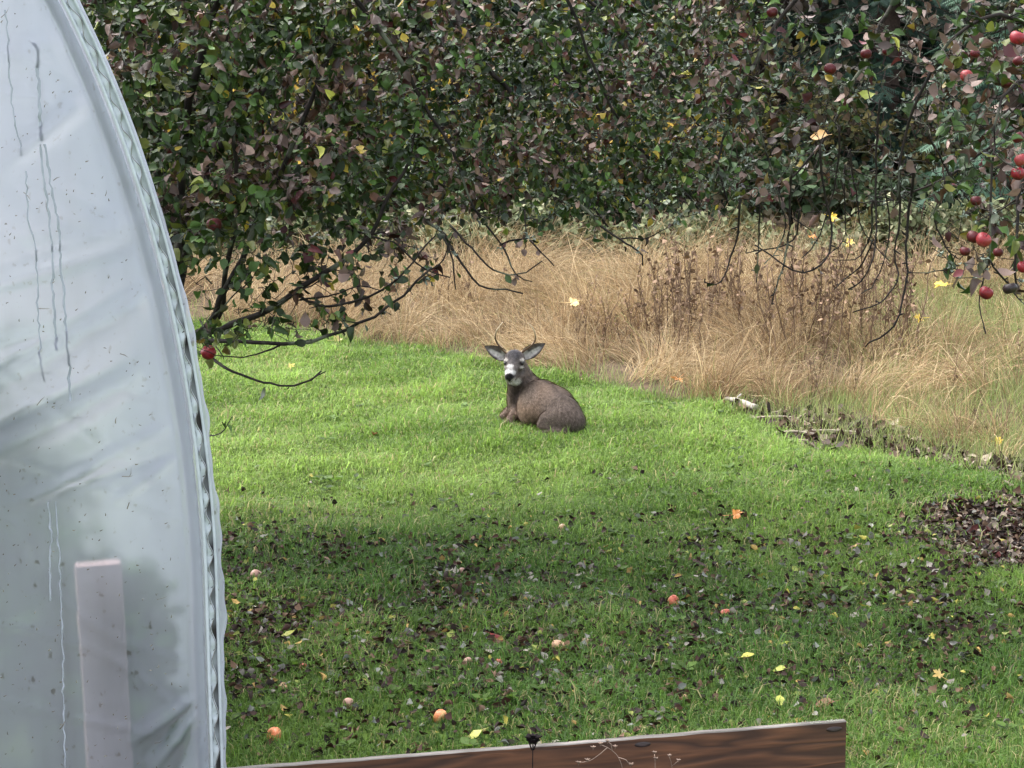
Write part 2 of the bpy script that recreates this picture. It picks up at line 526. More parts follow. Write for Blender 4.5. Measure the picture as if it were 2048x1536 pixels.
# ------------------------------------------------------------------ lawn grass
def build_lawn():
    N = 430000
    D = np.sqrt(rng.uniform(9.3 ** 2, 24.8 ** 2, N * 2))
    x = rng.uniform(-1, 1, N * 2) * (D * 0.212 + 0.7)
    d = D - edge_y(x)
    keep = rng.random(N * 2) < np.clip(0.35 - d / 0.5, 0, 1)
    s, t = gh_local(x, D)
    keep &= ~((s < 0.08) & (t > -0.05) & (t < TUN_L))
    keep &= rng.random(N * 2) > 0.97 * litter_mask(x, D)
    keep &= rng.random(N * 2) > 0.85 * dirt_mask(x, D)
    keep &= rng.random(N * 2) > 0.72 * thin_shade_mask(x, D)
    keep &= ~((x > -4) & (D < np.interp(x, [BB[0], BA[0]], [BB[1], BA[1]]) - 0.0) & (x < BA[0] + 0.01))
    # keep near ones more often: they show larger
    x, D = x[keep][:N], D[keep][:N]
    n = len(x)
    z = gz(x, D)
    patch = noise2(x, D, 1.1, 0); fine = noise2(x, D, 4.5, 2)
    L = (0.040 + 0.030 * rng.random(n)) * (1 + 0.38 * fine) * np.where(rng.random(n) < 0.04, 1.8, 1.0)
    L *= 1 + 0.5 * np.clip(1 - (edge_y(x) - D) / 0.4, 0, 1)
    w = (0.0022 + 0.0020 * rng.random(n)) * (D / 14) ** 0.6
    az = rng.uniform(0, 2 * math.pi, n)
    lean = rng.uniform(0.25, 1.15, n)
    dr = np.stack([np.cos(az), np.sin(az), np.zeros(n)], -1)
    side = np.stack([-np.sin(az + rng.normal(0, 0.6, n)), np.cos(az), np.zeros(n)], -1)
    b = np.stack([x, D, z - 0.004], -1)
    up = np.array([0, 0, 1.0])
    mid = b + dr * (L * lean * 0.35)[:, None] + up * (L * 0.6)[:, None]
    tip = b + dr * (L * lean * 1.0)[:, None] + up * (L * (1.0 - 0.35 * lean))[:, None]
    V = np.stack([b - side * w[:, None], b + side * w[:, None], mid + side * w[:, None] * 0.8, mid - side * w[:, None] * 0.8, tip], 1)
    k = (np.arange(n) * 5)[:, None]
    Q = k + np.array([[0, 1, 2, 3]]); T = k + np.array([[3, 2, 4]])
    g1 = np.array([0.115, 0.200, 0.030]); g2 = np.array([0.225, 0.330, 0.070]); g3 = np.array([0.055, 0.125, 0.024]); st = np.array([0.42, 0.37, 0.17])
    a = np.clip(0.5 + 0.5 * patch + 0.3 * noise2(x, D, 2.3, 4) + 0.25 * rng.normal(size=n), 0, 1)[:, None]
    open_ = np.clip((D - 14.5) / 3.0, 0, 1)[:, None]       # lighter, yellower blades farther back
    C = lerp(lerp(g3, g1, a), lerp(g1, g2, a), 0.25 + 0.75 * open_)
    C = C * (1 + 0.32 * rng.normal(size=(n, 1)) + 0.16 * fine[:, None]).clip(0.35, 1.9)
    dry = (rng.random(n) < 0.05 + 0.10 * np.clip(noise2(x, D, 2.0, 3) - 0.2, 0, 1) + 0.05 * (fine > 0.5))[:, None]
    C = np.where(dry, st * rng.uniform(0.6, 1.1, (n, 1)), C).clip(0.005, 0.8)
    Cv = np.repeat(C, 5, axis=0)
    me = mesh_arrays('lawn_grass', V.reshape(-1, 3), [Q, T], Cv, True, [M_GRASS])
    tag(obj('lawn_grass', me), 'short bright green lawn grass around the lying deer', 'grass', None, 'stuff')
build_lawn()

def build_weeds():
    acc = Acc()
    n = 210
    D = np.sqrt(rng.uniform(10.2 ** 2, 19.5 ** 2, n * 3)); x = rng.uniform(-1, 1, n * 3) * (D * 0.208 + 0.3)
    s_, t_ = gh_local(x, D)
    ok = (D < edge_y(x) - 0.3) & ~((s_ < 0.15) & (t_ < TUN_L)) & (rng.random(n * 3) < 0.45 + 0.6 * noise2(x, D, 1.6, 1)) & (litter_mask(x, D) < 0.1)
    ok &= ~((D < np.interp(x, [BB[0], BA[0]], [BB[1], BA[1]]) + 0.12) & (x < BA[0] + 0.05))
    x, D = x[ok][:n], D[ok][:n]
    k = 7
    m = len(x) * k
    a = rng.uniform(0, 6.283, m)
    P = np.stack([np.repeat(x, k) + 0.012 * np.cos(a), np.repeat(D, k) + 0.012 * np.sin(a), np.repeat(gz(x, D), k) + rng.uniform(0.02, 0.04, m)], -1)
    dirs = np.stack([np.cos(a), np.sin(a), rng.uniform(0.1, 0.7, m)], -1)
    C = np.array([0.075, 0.135, 0.02]) * rng.uniform(0.6, 1.6, (m, 1))
    scatter(acc, LEAVES[0], P, frames(dirs, np.array([0, 0, 1.0]) + rng.normal(0, 0.2, (m, 3))), rng.uniform(0.03, 0.065, m), C)
    tag(obj('lawn_weeds', acc.mesh('lawn_weeds', [M_GRASS])), 'small broad leaved weeds growing in the lawn', 'weeds', None, 'stuff')
build_weeds()

# ------------------------------------------------------------------ meadow of long dry grass
def ribbons(base, d0, L, droop, w, segs, side_jit=0.3):
    """arching grass ribbons: start direction d0, bending over by droop"""
    n = len(base)
    hz = d0.copy(); hz[:, 2] = 0; hz = norm(hz)
    sd_ = norm(np.stack([-hz[:, 1], hz[:, 0], np.zeros(n)], -1) + rng.normal(0, side_jit, (n, 3)))
    P = base.copy(); d = norm(d0)
    rows = []
    for i in range(segs + 1):
        t = i / segs
        ww = w * (1 - 0.75 * t)
        if i == segs:
            rows.append(P[:, None, :])
        else:
            rows.append(np.stack([P - sd_ * ww[:, None], P + sd_ * ww[:, None]], 1))
        P = P + d * (L / segs)[:, None]
        d = norm(d + (hz * 0.35 + np.array([0, 0, -1.0])) * (droop * (0.35 + t))[:, None] / segs + rng.normal(0, 0.07, (n, 3)))
        P[:, 2] = np.maximum(P[:, 2], gz(P[:, 0], P[:, 1]) + 0.012)
    V = np.concatenate(rows, 1)
    k = (np.arange(n) * V.shape[1])[:, None]
    Q = np.concatenate([k + np.array([[2 * i, 2 * i + 1, 2 * i + 3, 2 * i + 2]]) for i in range(segs - 1)])
    T = k + np.array([[2 * segs - 2, 2 * segs - 1, 2 * segs]])
    return V, Q, T

def build_meadow():
    acc = Acc()
    nt = 2100
    cx = rng.uniform(-5.2, 7.0, nt * 3)
    cy = rng.uniform(16.4, 27.2, nt * 3)
    d = cy - edge_y(cx)
    ok = (d > 0.12) & (np.abs(cx) < cy * 0.212 + 0.8)
    ok &= rng.random(nt * 3) > 1.15 * dirt_mask(cx, cy)
    # short, mostly green patch to the right
    gp = np.exp(-(((cx - 4.6) / 1.1) ** 2 + ((cy - 24.2) / 2.0) ** 2)) + 0.8 * np.exp(-(((cx - 3.0) / 1.2) ** 2 + ((cy - 19.0) / 0.9) ** 2))
    rs = lambda x, y: np.clip((x / y - 0.140 + 0.02 * noise2(x, y, 1.5, 2)) / 0.02, 0, 1) * np.clip((y - 17.0) / 0.8, 0.25, 1) * np.clip((27.0 - y) / 1.5, 0, 1)
    gp = np.maximum(gp, rs(cx, cy) * (0.55 + 0.5 * noise2(cx, cy, 1.6, 0)).clip(0, 1))
    ok &= rng.random(nt * 3) > 0.82 * gp
    # tussocks crowd together, with thin places between
    ok &= rng.random(nt * 3) < 0.48 + 0.8 * noise2(cx, cy, 3.2, 5)
    cx, cy, d, gp = cx[ok][:nt], cy[ok][:nt], d[ok][:nt], gp[ok][:nt]
    per = 46
    n = len(cx) * per
    ang = rng.uniform(0, 6.283, n); q = np.abs(rng.normal(0, 0.085, n))
    rx = np.repeat(cx, per) + q * np.cos(ang); ry = np.repeat(cy, per) + q * np.sin(ang)
    dd = np.repeat(d, per)
    flow = 2.6 * noise2(cx, cy, 0.9, 3) + 1.2 * noise2(cx, cy, 2.5, 4)
    fx, fy = np.repeat(np.cos(flow), per), np.repeat(np.sin(flow), per)
    lodg = np.repeat(np.clip(0.55 + 0.5 * noise2(cx, cy, 1.7, 2), 0.05, 1.3), per)
    tilt = np.abs(rng.normal(0.45, 0.35, n))
    d0 = np.stack([np.cos(ang) * tilt + fx * lodg * 0.8, np.sin(ang) * tilt + fy * lodg * 0.8, np.full(n, 0.9)], -1) + rng.normal(0, 0.12, (n, 3))
    hgt = np.clip(0.46 + dd * 0.06, 0.46, 0.74) * (1 - 0.58 * np.clip(np.repeat(gp, per), 0, 1))
    hgt = hgt * np.repeat(rng.uniform(0.5, 1.4, len(cx)), per)
    L = hgt * rng.uniform(0.6, 1.3, n)
    droop = rng.uniform(0.8, 3.6, n)
    w = rng.uniform(0.0016, 0.0034, n)
    base = np.stack([rx, ry, gz(rx, ry)], -1)
    V, Q, T = ribbons(base, d0, L, droop, w, 6, 0.6)
    pal = np.array([[0.37, 0.245, 0.122], [0.48, 0.345, 0.182], [0.25, 0.150, 0.076], [0.62, 0.48, 0.28], [0.12, 0.066, 0.036], [0.26, 0.27, 0.09]])
    ct = noise2(cx, cy, 0.8, 1) + 0.8 * noise2(cx, cy, 3.0, 0)
    prob = np.stack([np.full(len(cx), 1.0), 0.9 + 0.8 * ct, 0.9 - 0.8 * ct, 0.6 + 0.6 * ct, 0.5 - 0.6 * ct, 0.08 + 1.5 * gp], -1).clip(0.02)
    prob = np.repeat(prob / prob.sum(1, keepdims=True), per, axis=0)
    pick = (rng.random((n, 1)) > np.cumsum(prob, 1)).sum(1).clip(0, 5)
    C = pal[pick] * rng.uniform(0.55, 1.2, (n, 1)) * np.repeat(rng.uniform(0.55, 1.18, len(cx)), per)[:, None]
    acc.add(V.reshape(-1, 3), T, Q, np.repeat(C, V.shape[1], axis=0))
    me = acc.mesh('meadow', [M_DRY])
    tag(obj('dry_meadow_grass', me), 'long straw coloured dead grass of the meadow behind the lawn', 'dry grass', None, 'stuff')
    # fresh green growth between the dead tussocks
    acc = Acc()
    n = 44000
    x = rng.uniform(-4.5, 7.0, n * 3); y = rng.uniform(16.4, 31, n * 3)
    dd = y - edge_y(x)
    gp = 0.05 + np.exp(-(((x - 4.6) / 1.2) ** 2 + ((y - 24.2) / 2.2) ** 2)) + np.exp(-(((x - 2.9) / 1.5) ** 2 + ((y - 19.0) / 1.0) ** 2)) + 0.35 * np.exp(-(dd / 0.35) ** 2) + 1.6 * rs(x, y)
    ok = (dd > -0.1) & (rng.random(n * 3) < gp) & (np.abs(x) < y * 0.212 + 0.8)
    x, y = x[ok][:n], y[ok][:n]; n = len(x)
    az = rng.uniform(0, 6.28, n); tilt = rng.uniform(0.1, 0.8, n)
    d0 = np.stack([np.cos(az) * tilt, np.sin(az) * tilt, np.ones(n)], -1)
    V, Q, T = ribbons(np.stack([x, y, gz(x, y)], -1), d0, rng.uniform(0.08, 0.26, n), rng.uniform(0.3, 1.5, n), rng.uniform(0.002, 0.0045, n), 3)
    C = lerp(np.array([0.16, 0.235, 0.06]), np.array([0.36, 0.37, 0.15]), rng.random((n, 1))) * rng.uniform(0.6, 1.2, (n, 1))
    acc.add(V.reshape(-1, 3), T, Q, np.repeat(C, V.shape[1], axis=0))
    tag(obj('meadow_green_grass', acc.mesh('meadow_green', [M_GRASS])), 'fresh green grass growing between the dry tussocks at right', 'grass', None, 'stuff')
build_meadow()

# upright dead weed stalks standing in the meadow
def stalk_mesh(seed):
    r = np.random.default_rng(seed)
    acc = Acc()
    H = 1.0
    P = [(0, 0, -0.02)]
    a = r.uniform(0, 6.28)
    for i in range(1, 7):
        P.append((P[-1][0] + 0.02 * r.normal() + 0.014 * math.cos(a), P[-1][1] + 0.02 * r.normal() + 0.014 * math.sin(a), i * H / 6))
    P = np.array(P)
    c = lerp(np.array([0.105, 0.066, 0.042]), np.array([0.19, 0.125, 0.08]), r.random())
    tube(acc, P, np.linspace(0.0075, 0.004, len(P)), 5, c)
    for k in range(11):
        z = r.uniform(0.3, 1.0)
        b = np.array([np.interp(z, P[:, 2], P[:, 0]), np.interp(z, P[:, 2], P[:, 1]), z])
        a = r.uniform(0, 6.28); l = 0.12 * (1.15 - z) + 0.04
        t = b + np.array([math.cos(a) * l * 0.6, math.sin(a) * l * 0.6, l])
        tube(acc, np.stack([b, (b + t) / 2 + r.normal(0, 0.008, 3), t]), np.array([0.003, 0.003, 0.002]), 4, c * 0.9)
        if r.random() < 0.8:
            scatter(acc, LEAVES[int(r.integers(0, 5))], (t if r.random() < 0.6 else b)[None], frames(r.normal(size=(1, 3)) + np.array([[0, 0, -0.8]]), r.normal(size=(1, 3))), [r.uniform(0.03, 0.07)], (c * r.uniform(0.8, 1.8))[None])
    return acc.mesh('dead_stalk', [M_STALK])
STALKS = [stalk_mesh(100 + i) for i in range(8)]
def place_stalks():
    spots = []
    for _ in range(110):
        spots.append((random.uniform(1285, 1830), random.uniform(655, 745), random.uniform(0.65, 1.0)))
    for _ in range(26):
        spots.append((random.uniform(1150, 1290), random.uniform(660, 720), random.uniform(0.35, 0.6)))
    for _ in range(14):
        spots.append((random.uniform(1500, 2040), random.uniform(760, 840), random.uniform(0.25, 0.5)))
    for _ in range(16):
        spots.append((random.uniform(600, 1000), random.uniform(600, 660), random.uniform(0.4, 0.6)))
    for px, py, h in spots:
        p = onground(px, py)
        o = obj('dead_weed_stalk', random.choice(STALKS), None, p)
        o.scale = (h * 1.1, h * 1.1, h)
        o.rotation_euler = (random.gauss(0, 0.12), random.gauss(0, 0.12), random.uniform(0, 6.28))
        tag(o, 'thin upright brown dead weed stalk standing in the dry meadow grass', 'weed stalk', 'dead weed stalks in the meadow')
place_stalks()

# ------------------------------------------------------------------ greenhouse
W_, B_, ZC = 2.2, 3.6, 1.2
def arch_s(z):
    """right hand edge of the arch: s (0 at the foot, negative inwards) at height z"""
    z = np.asarray(z, float)
    q = np.clip((z - ZC) / B_, 0, 1)
    s = W_ * np.sqrt(1 - q ** 2) - W_
    return s + np.where(z < ZC, 0.012 * (ZC - z) / ZC, 0)
def arch_path(n=120):
    a = np.linspace(0, math.pi / 2, n)
    s = W_ * np.cos(a) - W_; z = ZC + B_ * np.sin(a)
    zl = np.linspace(0.0, ZC, 24)[:-1]
    S = np.concatenate([arch_s(zl), s]); Z = np.concatenate([zl, z])
    S2 = -2 * W_ - S
    return np.concatenate([S, S2[::-1][1:]]), np.concatenate([Z, Z[::-1][1:]])
def gw(s, t, z):
    s = np.asarray(s, float)
    return np.array([G0[0], G0[1], 0]) + np.multiply.outer(s, E1) + np.multiply.outer(np.broadcast_to(t, s.shape), E2) + np.multiply.outer(np.broadcast_to(z, s.shape), np.array([0, 0, 1.0]))
def px_sz(px, py):
    """end wall coordinates of a photograph pixel"""
    r = ray(px, py); nrm = E2
    o = np.array([0, 0, CH])
    tt = ((G0 - o) @ nrm) / (r @ nrm)
    p = o + r * tt
    return (p - G0) @ E1, p[2]

def build_greenhouse():
    root = empty('greenhouse', tuple(G0))
    tag(root, 'polytunnel greenhouse of dirty white plastic film filling the left edge', 'greenhouse')
    org = np.array([G0[0], G0[1], 0.0])
    # --- end wall film with its folds
    ns, nz = 250, 330
    u = np.linspace(0, 1, ns) ** 0.7       # finer towards the right edge
    zz = np.linspace(0.0, ZC + B_ - 0.02, nz)
    folds = [((0, 340), (195, 180), 22, 0.016), ((-60, 545), (340, 425), 30, 0.012), ((-40, 585), (330, 470), 16, -0.010),
             ((-40, 800), (350, 560), 34, 0.020), ((-40, 760), (330, 530), 16, -0.010), ((-40, 920), (260, 760), 26, 0.018), ((-40, 870), (260, 720), 18, -0.012),
             ((20, 1010), (360, 840), 14, 0.008), ((60, 1000), (200, 930), 9, 0.008), ((120, 985), (340, 905), 8, -0.007), ((230, 1000), (370, 900), 10, 0.007),
             ((-30, 130), (210, 60), 30, 0.008), ((-40, 700), (220, 640), 14, 0.007),
             ((415, 1380), (270, 1480), 13, 0.014), ((418, 1390), (310, 1536), 11, 0.014), ((420, 1400), (350, 1560), 9, -0.010), ((420, 1385), (290, 1510), 7, -0.009), ((425, 1410), (385, 1560), 9, 0.012)]
    fl = []
    for (a, b, w, h) in folds:
        fl.append((np.array(px_sz(*a)), np.array(px_sz(*b)), w / 555.0, h))
    V = np.zeros((nz, ns, 3))
    for i, z in enumerate(zz):
        e = float(arch_s(z)) - 0.045
        l = -2 * W_ - e
        s = l + (e - l) * u
        z_ = np.full(ns, z)
        dsp = 0.012 * noise2(s * 0.7 + z, z_ - 0.4 * s, 3.0, 0) + 0.006 * noise2(s * 0.6 + z, z_ - 0.5 * s, 8.0, 1) + 0.0016 * noise2(s + z, z_ * 0.6 - s, 40.0, 3)
        rd = 1 - np.abs(noise2(s * 0.75 + z * 1.5, z_ * 0.5 - 0.35 * s, 6.0, 4))          # sharp drawn creases running up to the right
        dsp = dsp + 0.010 * np.clip(rd, 0, 1) ** 9
        dsp = dsp + 0.0022 * np.sin(55 * (0.55 * s + z) + 3 * noise2(s, z_, 5, 2)) * np.exp(-((z - 1.75) / 0.22) ** 2) * np.clip((s + 0.75) * 3, 0, 1)
        for a, b, w, h in fl:
            d = b - a; L2 = d @ d
            t = ((s - a[0]) * d[0] + (z - a[1]) * d[1]) / L2
            tc_ = np.clip(t, 0, 1)
            q = np.hypot(s - a[0] - tc_ * d[0], z - a[1] - tc_ * d[1])
            dsp = dsp + 3.0 * h * np.exp(-(q / w) ** 2) * np.sin(np.pi * (0.12 + 0.76 * np.clip(t, 0, 1)))
        dsp = dsp * np.clip((e - s) / 0.10, 0, 1) + 0.020 * np.sqrt(np.clip(1 - ((e - s - 0.022) / 0.026) ** 2, 0, 1))
        fade = 1.0
        V[i] = gw(s, -dsp * fade, z) - org
    i = np.arange(nz - 1)[:, None] * ns + np.arange(ns - 1)[None, :]
    Q = np.stack([i, i + 1, i + ns + 1, i + ns], -1).reshape(-1, 4)
    sheet = obj('end_wall_film', mesh_arrays('end_wall_film', V.reshape(-1, 3), Q, None, True, [M_SHEET]), root)
    sheet.location = (0, 0, -G0[2])
    # --- tunnel cover along the hoops
    S, Z = arch_path(60)
    ts = np.linspace(0.03, TUN_L, 45)
    V = np.zeros((len(ts), len(S), 3))
    for k, t in enumerate(ts):
        sag = 0.02 * abs(math.sin(math.pi * t / 1.1))
        V[k] = gw((S + W_) * (1 - sag * 0.6) - W_, t, Z * (1 - sag * 0.5)) - org
    m_ = len(S)
    i = np.arange(len(ts) - 1)[:, None] * m_ + np.arange(m_ - 1)[None, :]
    Q = np.stack([i, i + 1, i + m_ + 1, i + m_], -1).reshape(-1, 4)
    obj('cover_film', mesh_arrays('cover_film', V.reshape(-1, 3), Q, None, True, [M_COVER]), root)
    # back wall
    V = [gw(S, TUN_L, Z) - org, gw(np.array([-W_]), TUN_L, np.array([1.2])) - org]
    V = np.concatenate(V); c = len(V) - 1
    T = np.array([(k, k + 1, c) for k in range(len(S) - 1)])
    obj('back_wall_film', mesh_arrays('back_wall_film', V, T, None, False, [M_COVER]), root)
    # --- hoops
    for k, t in enumerate((0.0, 1.1, 2.2, 3.3, TUN_L)):
        acc = Acc()
        off = 0.055 if k == 0 else 0.03
        P = gw(S - off * np.sign(S + W_), t + (0.035 if k == 0 else 0.0), np.maximum(Z - 0.02, 0)) - org
        tube(acc, P[1:-1], 0.021, 10, (0.72, 0.74, 0.78))
        obj('hoop', acc.mesh('hoop', [M_PLAIN]), root)
    # --- film channel along the arch, with the spring wire zig-zagging in it
    path = smooth_path(np.stack([S, Z, np.zeros_like(S)], -1), 0.012)
    tn = norm(np.gradient(path, axis=0)); nr = np.stack([tn[:, 1], -tn[:, 0], np.zeros(len(tn))], -1)   # outwards
    ln = np.concatenate([[0], np.cumsum(np.linalg.norm(np.diff(path, axis=0), axis=1))])
    def strip(offs, C=None):
        """offs: list of (outward offset, towards-camera offset) profile points swept along the arch"""
        k = len(offs)
        V = np.zeros((len(path), k, 3))
        for j, (a, f) in enumerate(offs):
            a_ = a(ln) if callable(a) else a
            f_ = f(ln) if callable(f) else f
            q = path + nr * np.reshape(a_ * np.ones(len(path)), (-1, 1))
            V[:, j] = gw(q[:, 0], -f_ * np.ones(len(path)), q[:, 1]) - org
        i = np.arange(len(path) - 1)[:, None] * k + np.arange(k - 1)[None, :]
        Q = np.stack([i, i + 1, i + k + 1, i + k], -1).reshape(-1, 4)
        V = V.reshape(-1, 3); V[:, 2] = np.maximum(V[:, 2], 0.0)
        return V, Q
    acc = Acc()
    V, Q = strip([(-0.032, -0.004), (-0.032, 0.020), (-0.024, 0.022), (-0.020, 0.014), (-0.020, 0.004), (0.006, 0.004), (0.006, 0.014), (0.010, 0.022), (0.016, 0.018), (0.016, -0.004)])
    dirt = np.clip((2.9 - V[:, 2]) / 0.7, 0, 1)      # leaf debris has gathered in the lower channel
    inner = np.zeros(len(V)); inner[np.arange(len(V)) % 10 == 4] = 1; inner[np.arange(len(V)) % 10 == 5] = 1
    mix = (inner * dirt * (0.75 + 0.35 * np.sin(np.repeat(ln, 10) * 31) * np.sin(np.repeat(ln, 10) * 7.7))).clip(0, 1)[:, None]
    C = lerp(np.array([0.52, 0.55, 0.60]), np.array([0.03, 0.023, 0.026]), mix)
    acc.add(V, None, Q, C)
    ch = obj('film_channel', acc.mesh('film_channel', [M_PLAIN]), root)
    # bunched film pushed into the channel, pinched at every bend of the wire
    acc = Acc()
    V, Q = strip([(lambda l: -0.0195 + 0.002 * np.sin(l * 97), 0.006), (lambda l: -0.008 + 0.0075 * np.sin(l * 52 + 1.6 * np.sin(l * 4.3)), lambda l: 0.010 + 0.007 * np.sin(l * 104 + 1)), (lambda l: -0.003 + 0.0085 * np.sin(l * 52 + 1.6 * np.sin(l * 4.3)), 0.0055)])
    acc.add(V, None, Q, (0.56, 0.59, 0.64))
    obj('pinched_film', acc.mesh('pinched_film', [M_PLAIN]), ch)
    acc = Acc()
    q = path + nr * (-0.007 + 0.0085 * np.sin(ln * 52 + 1.6 * np.sin(ln * 4.3)))[:, None]
    tube(acc, np.maximum(gw(q[:, 0], -0.017 - 0.004 * np.sin(ln * 104), q[:, 1]) - org, [-99, -99, 0.0]), 0.0014, 5, (0.2, 0.18, 0.18))
    obj('spring_wire', acc.mesh('spring_wire', [M_PLAIN]), ch)
    # --- loose flap of film beyond the channel
    def flare(l):
        z_ = np.interp(l, ln, path[:, 1])
        h = np.clip((3.0 - z_) / 1.2, 0, 1)
        return 0.024 + h * (0.012 + 0.008 * np.sin(l * 6.3) + 0.006 * np.sin(l * 17 + 1) + 0.004 * np.sin(l * 41))
    V, Q = strip([(0.015, 0.016), (0.022, 0.022), (lambda l: 0.5 * (flare(l) + 0.03), lambda l: 0.012 + 0.010 * np.sin(l * 9)), (flare, lambda l: -0.01 + 0.018 * np.sin(l * 7 + 2)), (lambda l: flare(l) - 0.004, lambda l: -0.05 + 0.01 * np.sin(l * 11))])
    obj('loose_flap', mesh_arrays('loose_flap', V, Q, None, True, [M_COVER]), root)
    # --- water runs and bits of dirt on the end wall film
    def on_sheet(px, py, lift=0.022):
        s, z = px_sz(px, py)
        return gw(np.array([s]), -lift, z)[0] - org
    runs = [([(10, 20), (14, 80), (16, 140), (24, 190), (30, 240), (40, 280), (42, 310)], 5), ([(50, 340), (55, 400), (60, 450), (68, 490), (75, 560), (78, 640), (84, 760)], 5),
            ([(66, 84), (74, 100), (72, 150), (76, 200), (78, 240), (82, 280)], 11), ([(80, 290), (86, 340), (95, 400), (101, 450), (103, 520), (108, 600), (112, 700)], 8),
            ([(86, 285), (96, 330), (104, 390), (118, 455), (122, 530), (130, 600), (136, 690), (140, 800)], 8),
            ([(96, 1000), (100, 1060), (98, 1120), (102, 1200)], 6), ([(112, 1000), (118, 1120), (126, 1260), (128, 1400), (132, 1536)], 5)]
    for pts, w in runs:
        acc = Acc()
        P = np.array([on_sheet(a + random.uniform(-2, 2), b) for a, b in pts])
        P = smooth_path(P, 0.02); P = P + rng.normal(0, 0.0022, P.shape)
        W2 = (0.62 * w / 555.0 / 2 * rng.uniform(0.6, 1.2, len(P)))[:, None]
        V = np.concatenate([P - E1 * W2, P + E1 * W2, P - E2 * 0.002])
        m2 = len(P); k = np.arange(m2 - 1)
        Q = np.concatenate([np.stack([k, k + 1, 2 * m2 + k + 1, 2 * m2 + k], -1), np.stack([2 * m2 + k, 2 * m2 + k + 1, m2 + k + 1, m2 + k], -1)])
        cc = (0.34, 0.355, 0.42) if w != 12 else (0.27, 0.26, 0.2)
        acc.add(V, None, Q, cc)
        obj('water_run', acc.mesh('water_run', [M_PLAIN]), sheet)
    acc = Acc()
    for _ in range(420):
        px, py = random.uniform(-60, 400), random.uniform(0, 1536)
        s, z = px_sz(px, py)
        if s > float(arch_s(z)) - 0.13: continue
        p = on_sheet(px, py, 0.02)
        a = random.choice([random.gauss(0.3, 0.4), random.gauss(1.4, 0.3)]); l = random.uniform(0.002, 0.007) if random.random() < 0.93 else random.uniform(0.012, 0.026); w = random.uniform(0.0009, 0.0021)
        dr = E1 * math.cos(a) + np.array([0, 0, math.sin(a)]); pr = -E1 * math.sin(a) + np.array([0, 0, math.cos(a)])
        m3 = p + pr * l * random.uniform(-0.25, 0.25) - E2 * 0.002
        acc.add([p - dr * l - pr * w, m3 - pr * w, p + dr * l, m3 + pr * w, p - dr * l + pr * w], None, [(0, 1, 3, 4), (1, 2, 3, 3)][:1], lerp(np.array([0.12, 0.09, 0.07]), np.array([0.30, 0.26, 0.23]), random.random()))
        acc.T.append(np.array([[1, 2, 3]]) + acc.n - 5)
    d = obj('dirt_specks', acc.mesh('dirt_specks', [M_PLAIN], False), sheet)
    tag(d, None, None, None, 'stuff')
    # --- wooden post standing just inside, showing through the film
    p0 = np.array(px_sz(158, 1142)); p1 = np.array(px_sz(250, 1142))
    acc = Acc()
    V, Q = box_arrays(0, 0, 0, p1[0] - p0[0], 0.09, p0[1])
    o = obj('wooden_post', mesh_arrays('wooden_post', V, Q, None, False, [M_POST]))
    c = gw(np.array([(p0[0] + p1[0]) / 2 + 0.012]), 0.13, p0[1] / 2)[0]
    o.location = c; o.rotation_euler = (0, math.radians(-1.6), GA)
    bv = o.modifiers.new('bevel', 'BEVEL'); bv.width = 0.006; bv.segments = 2
    tag(o, 'pinkish wooden post showing blurred through the greenhouse film', 'post')
build_greenhouse()

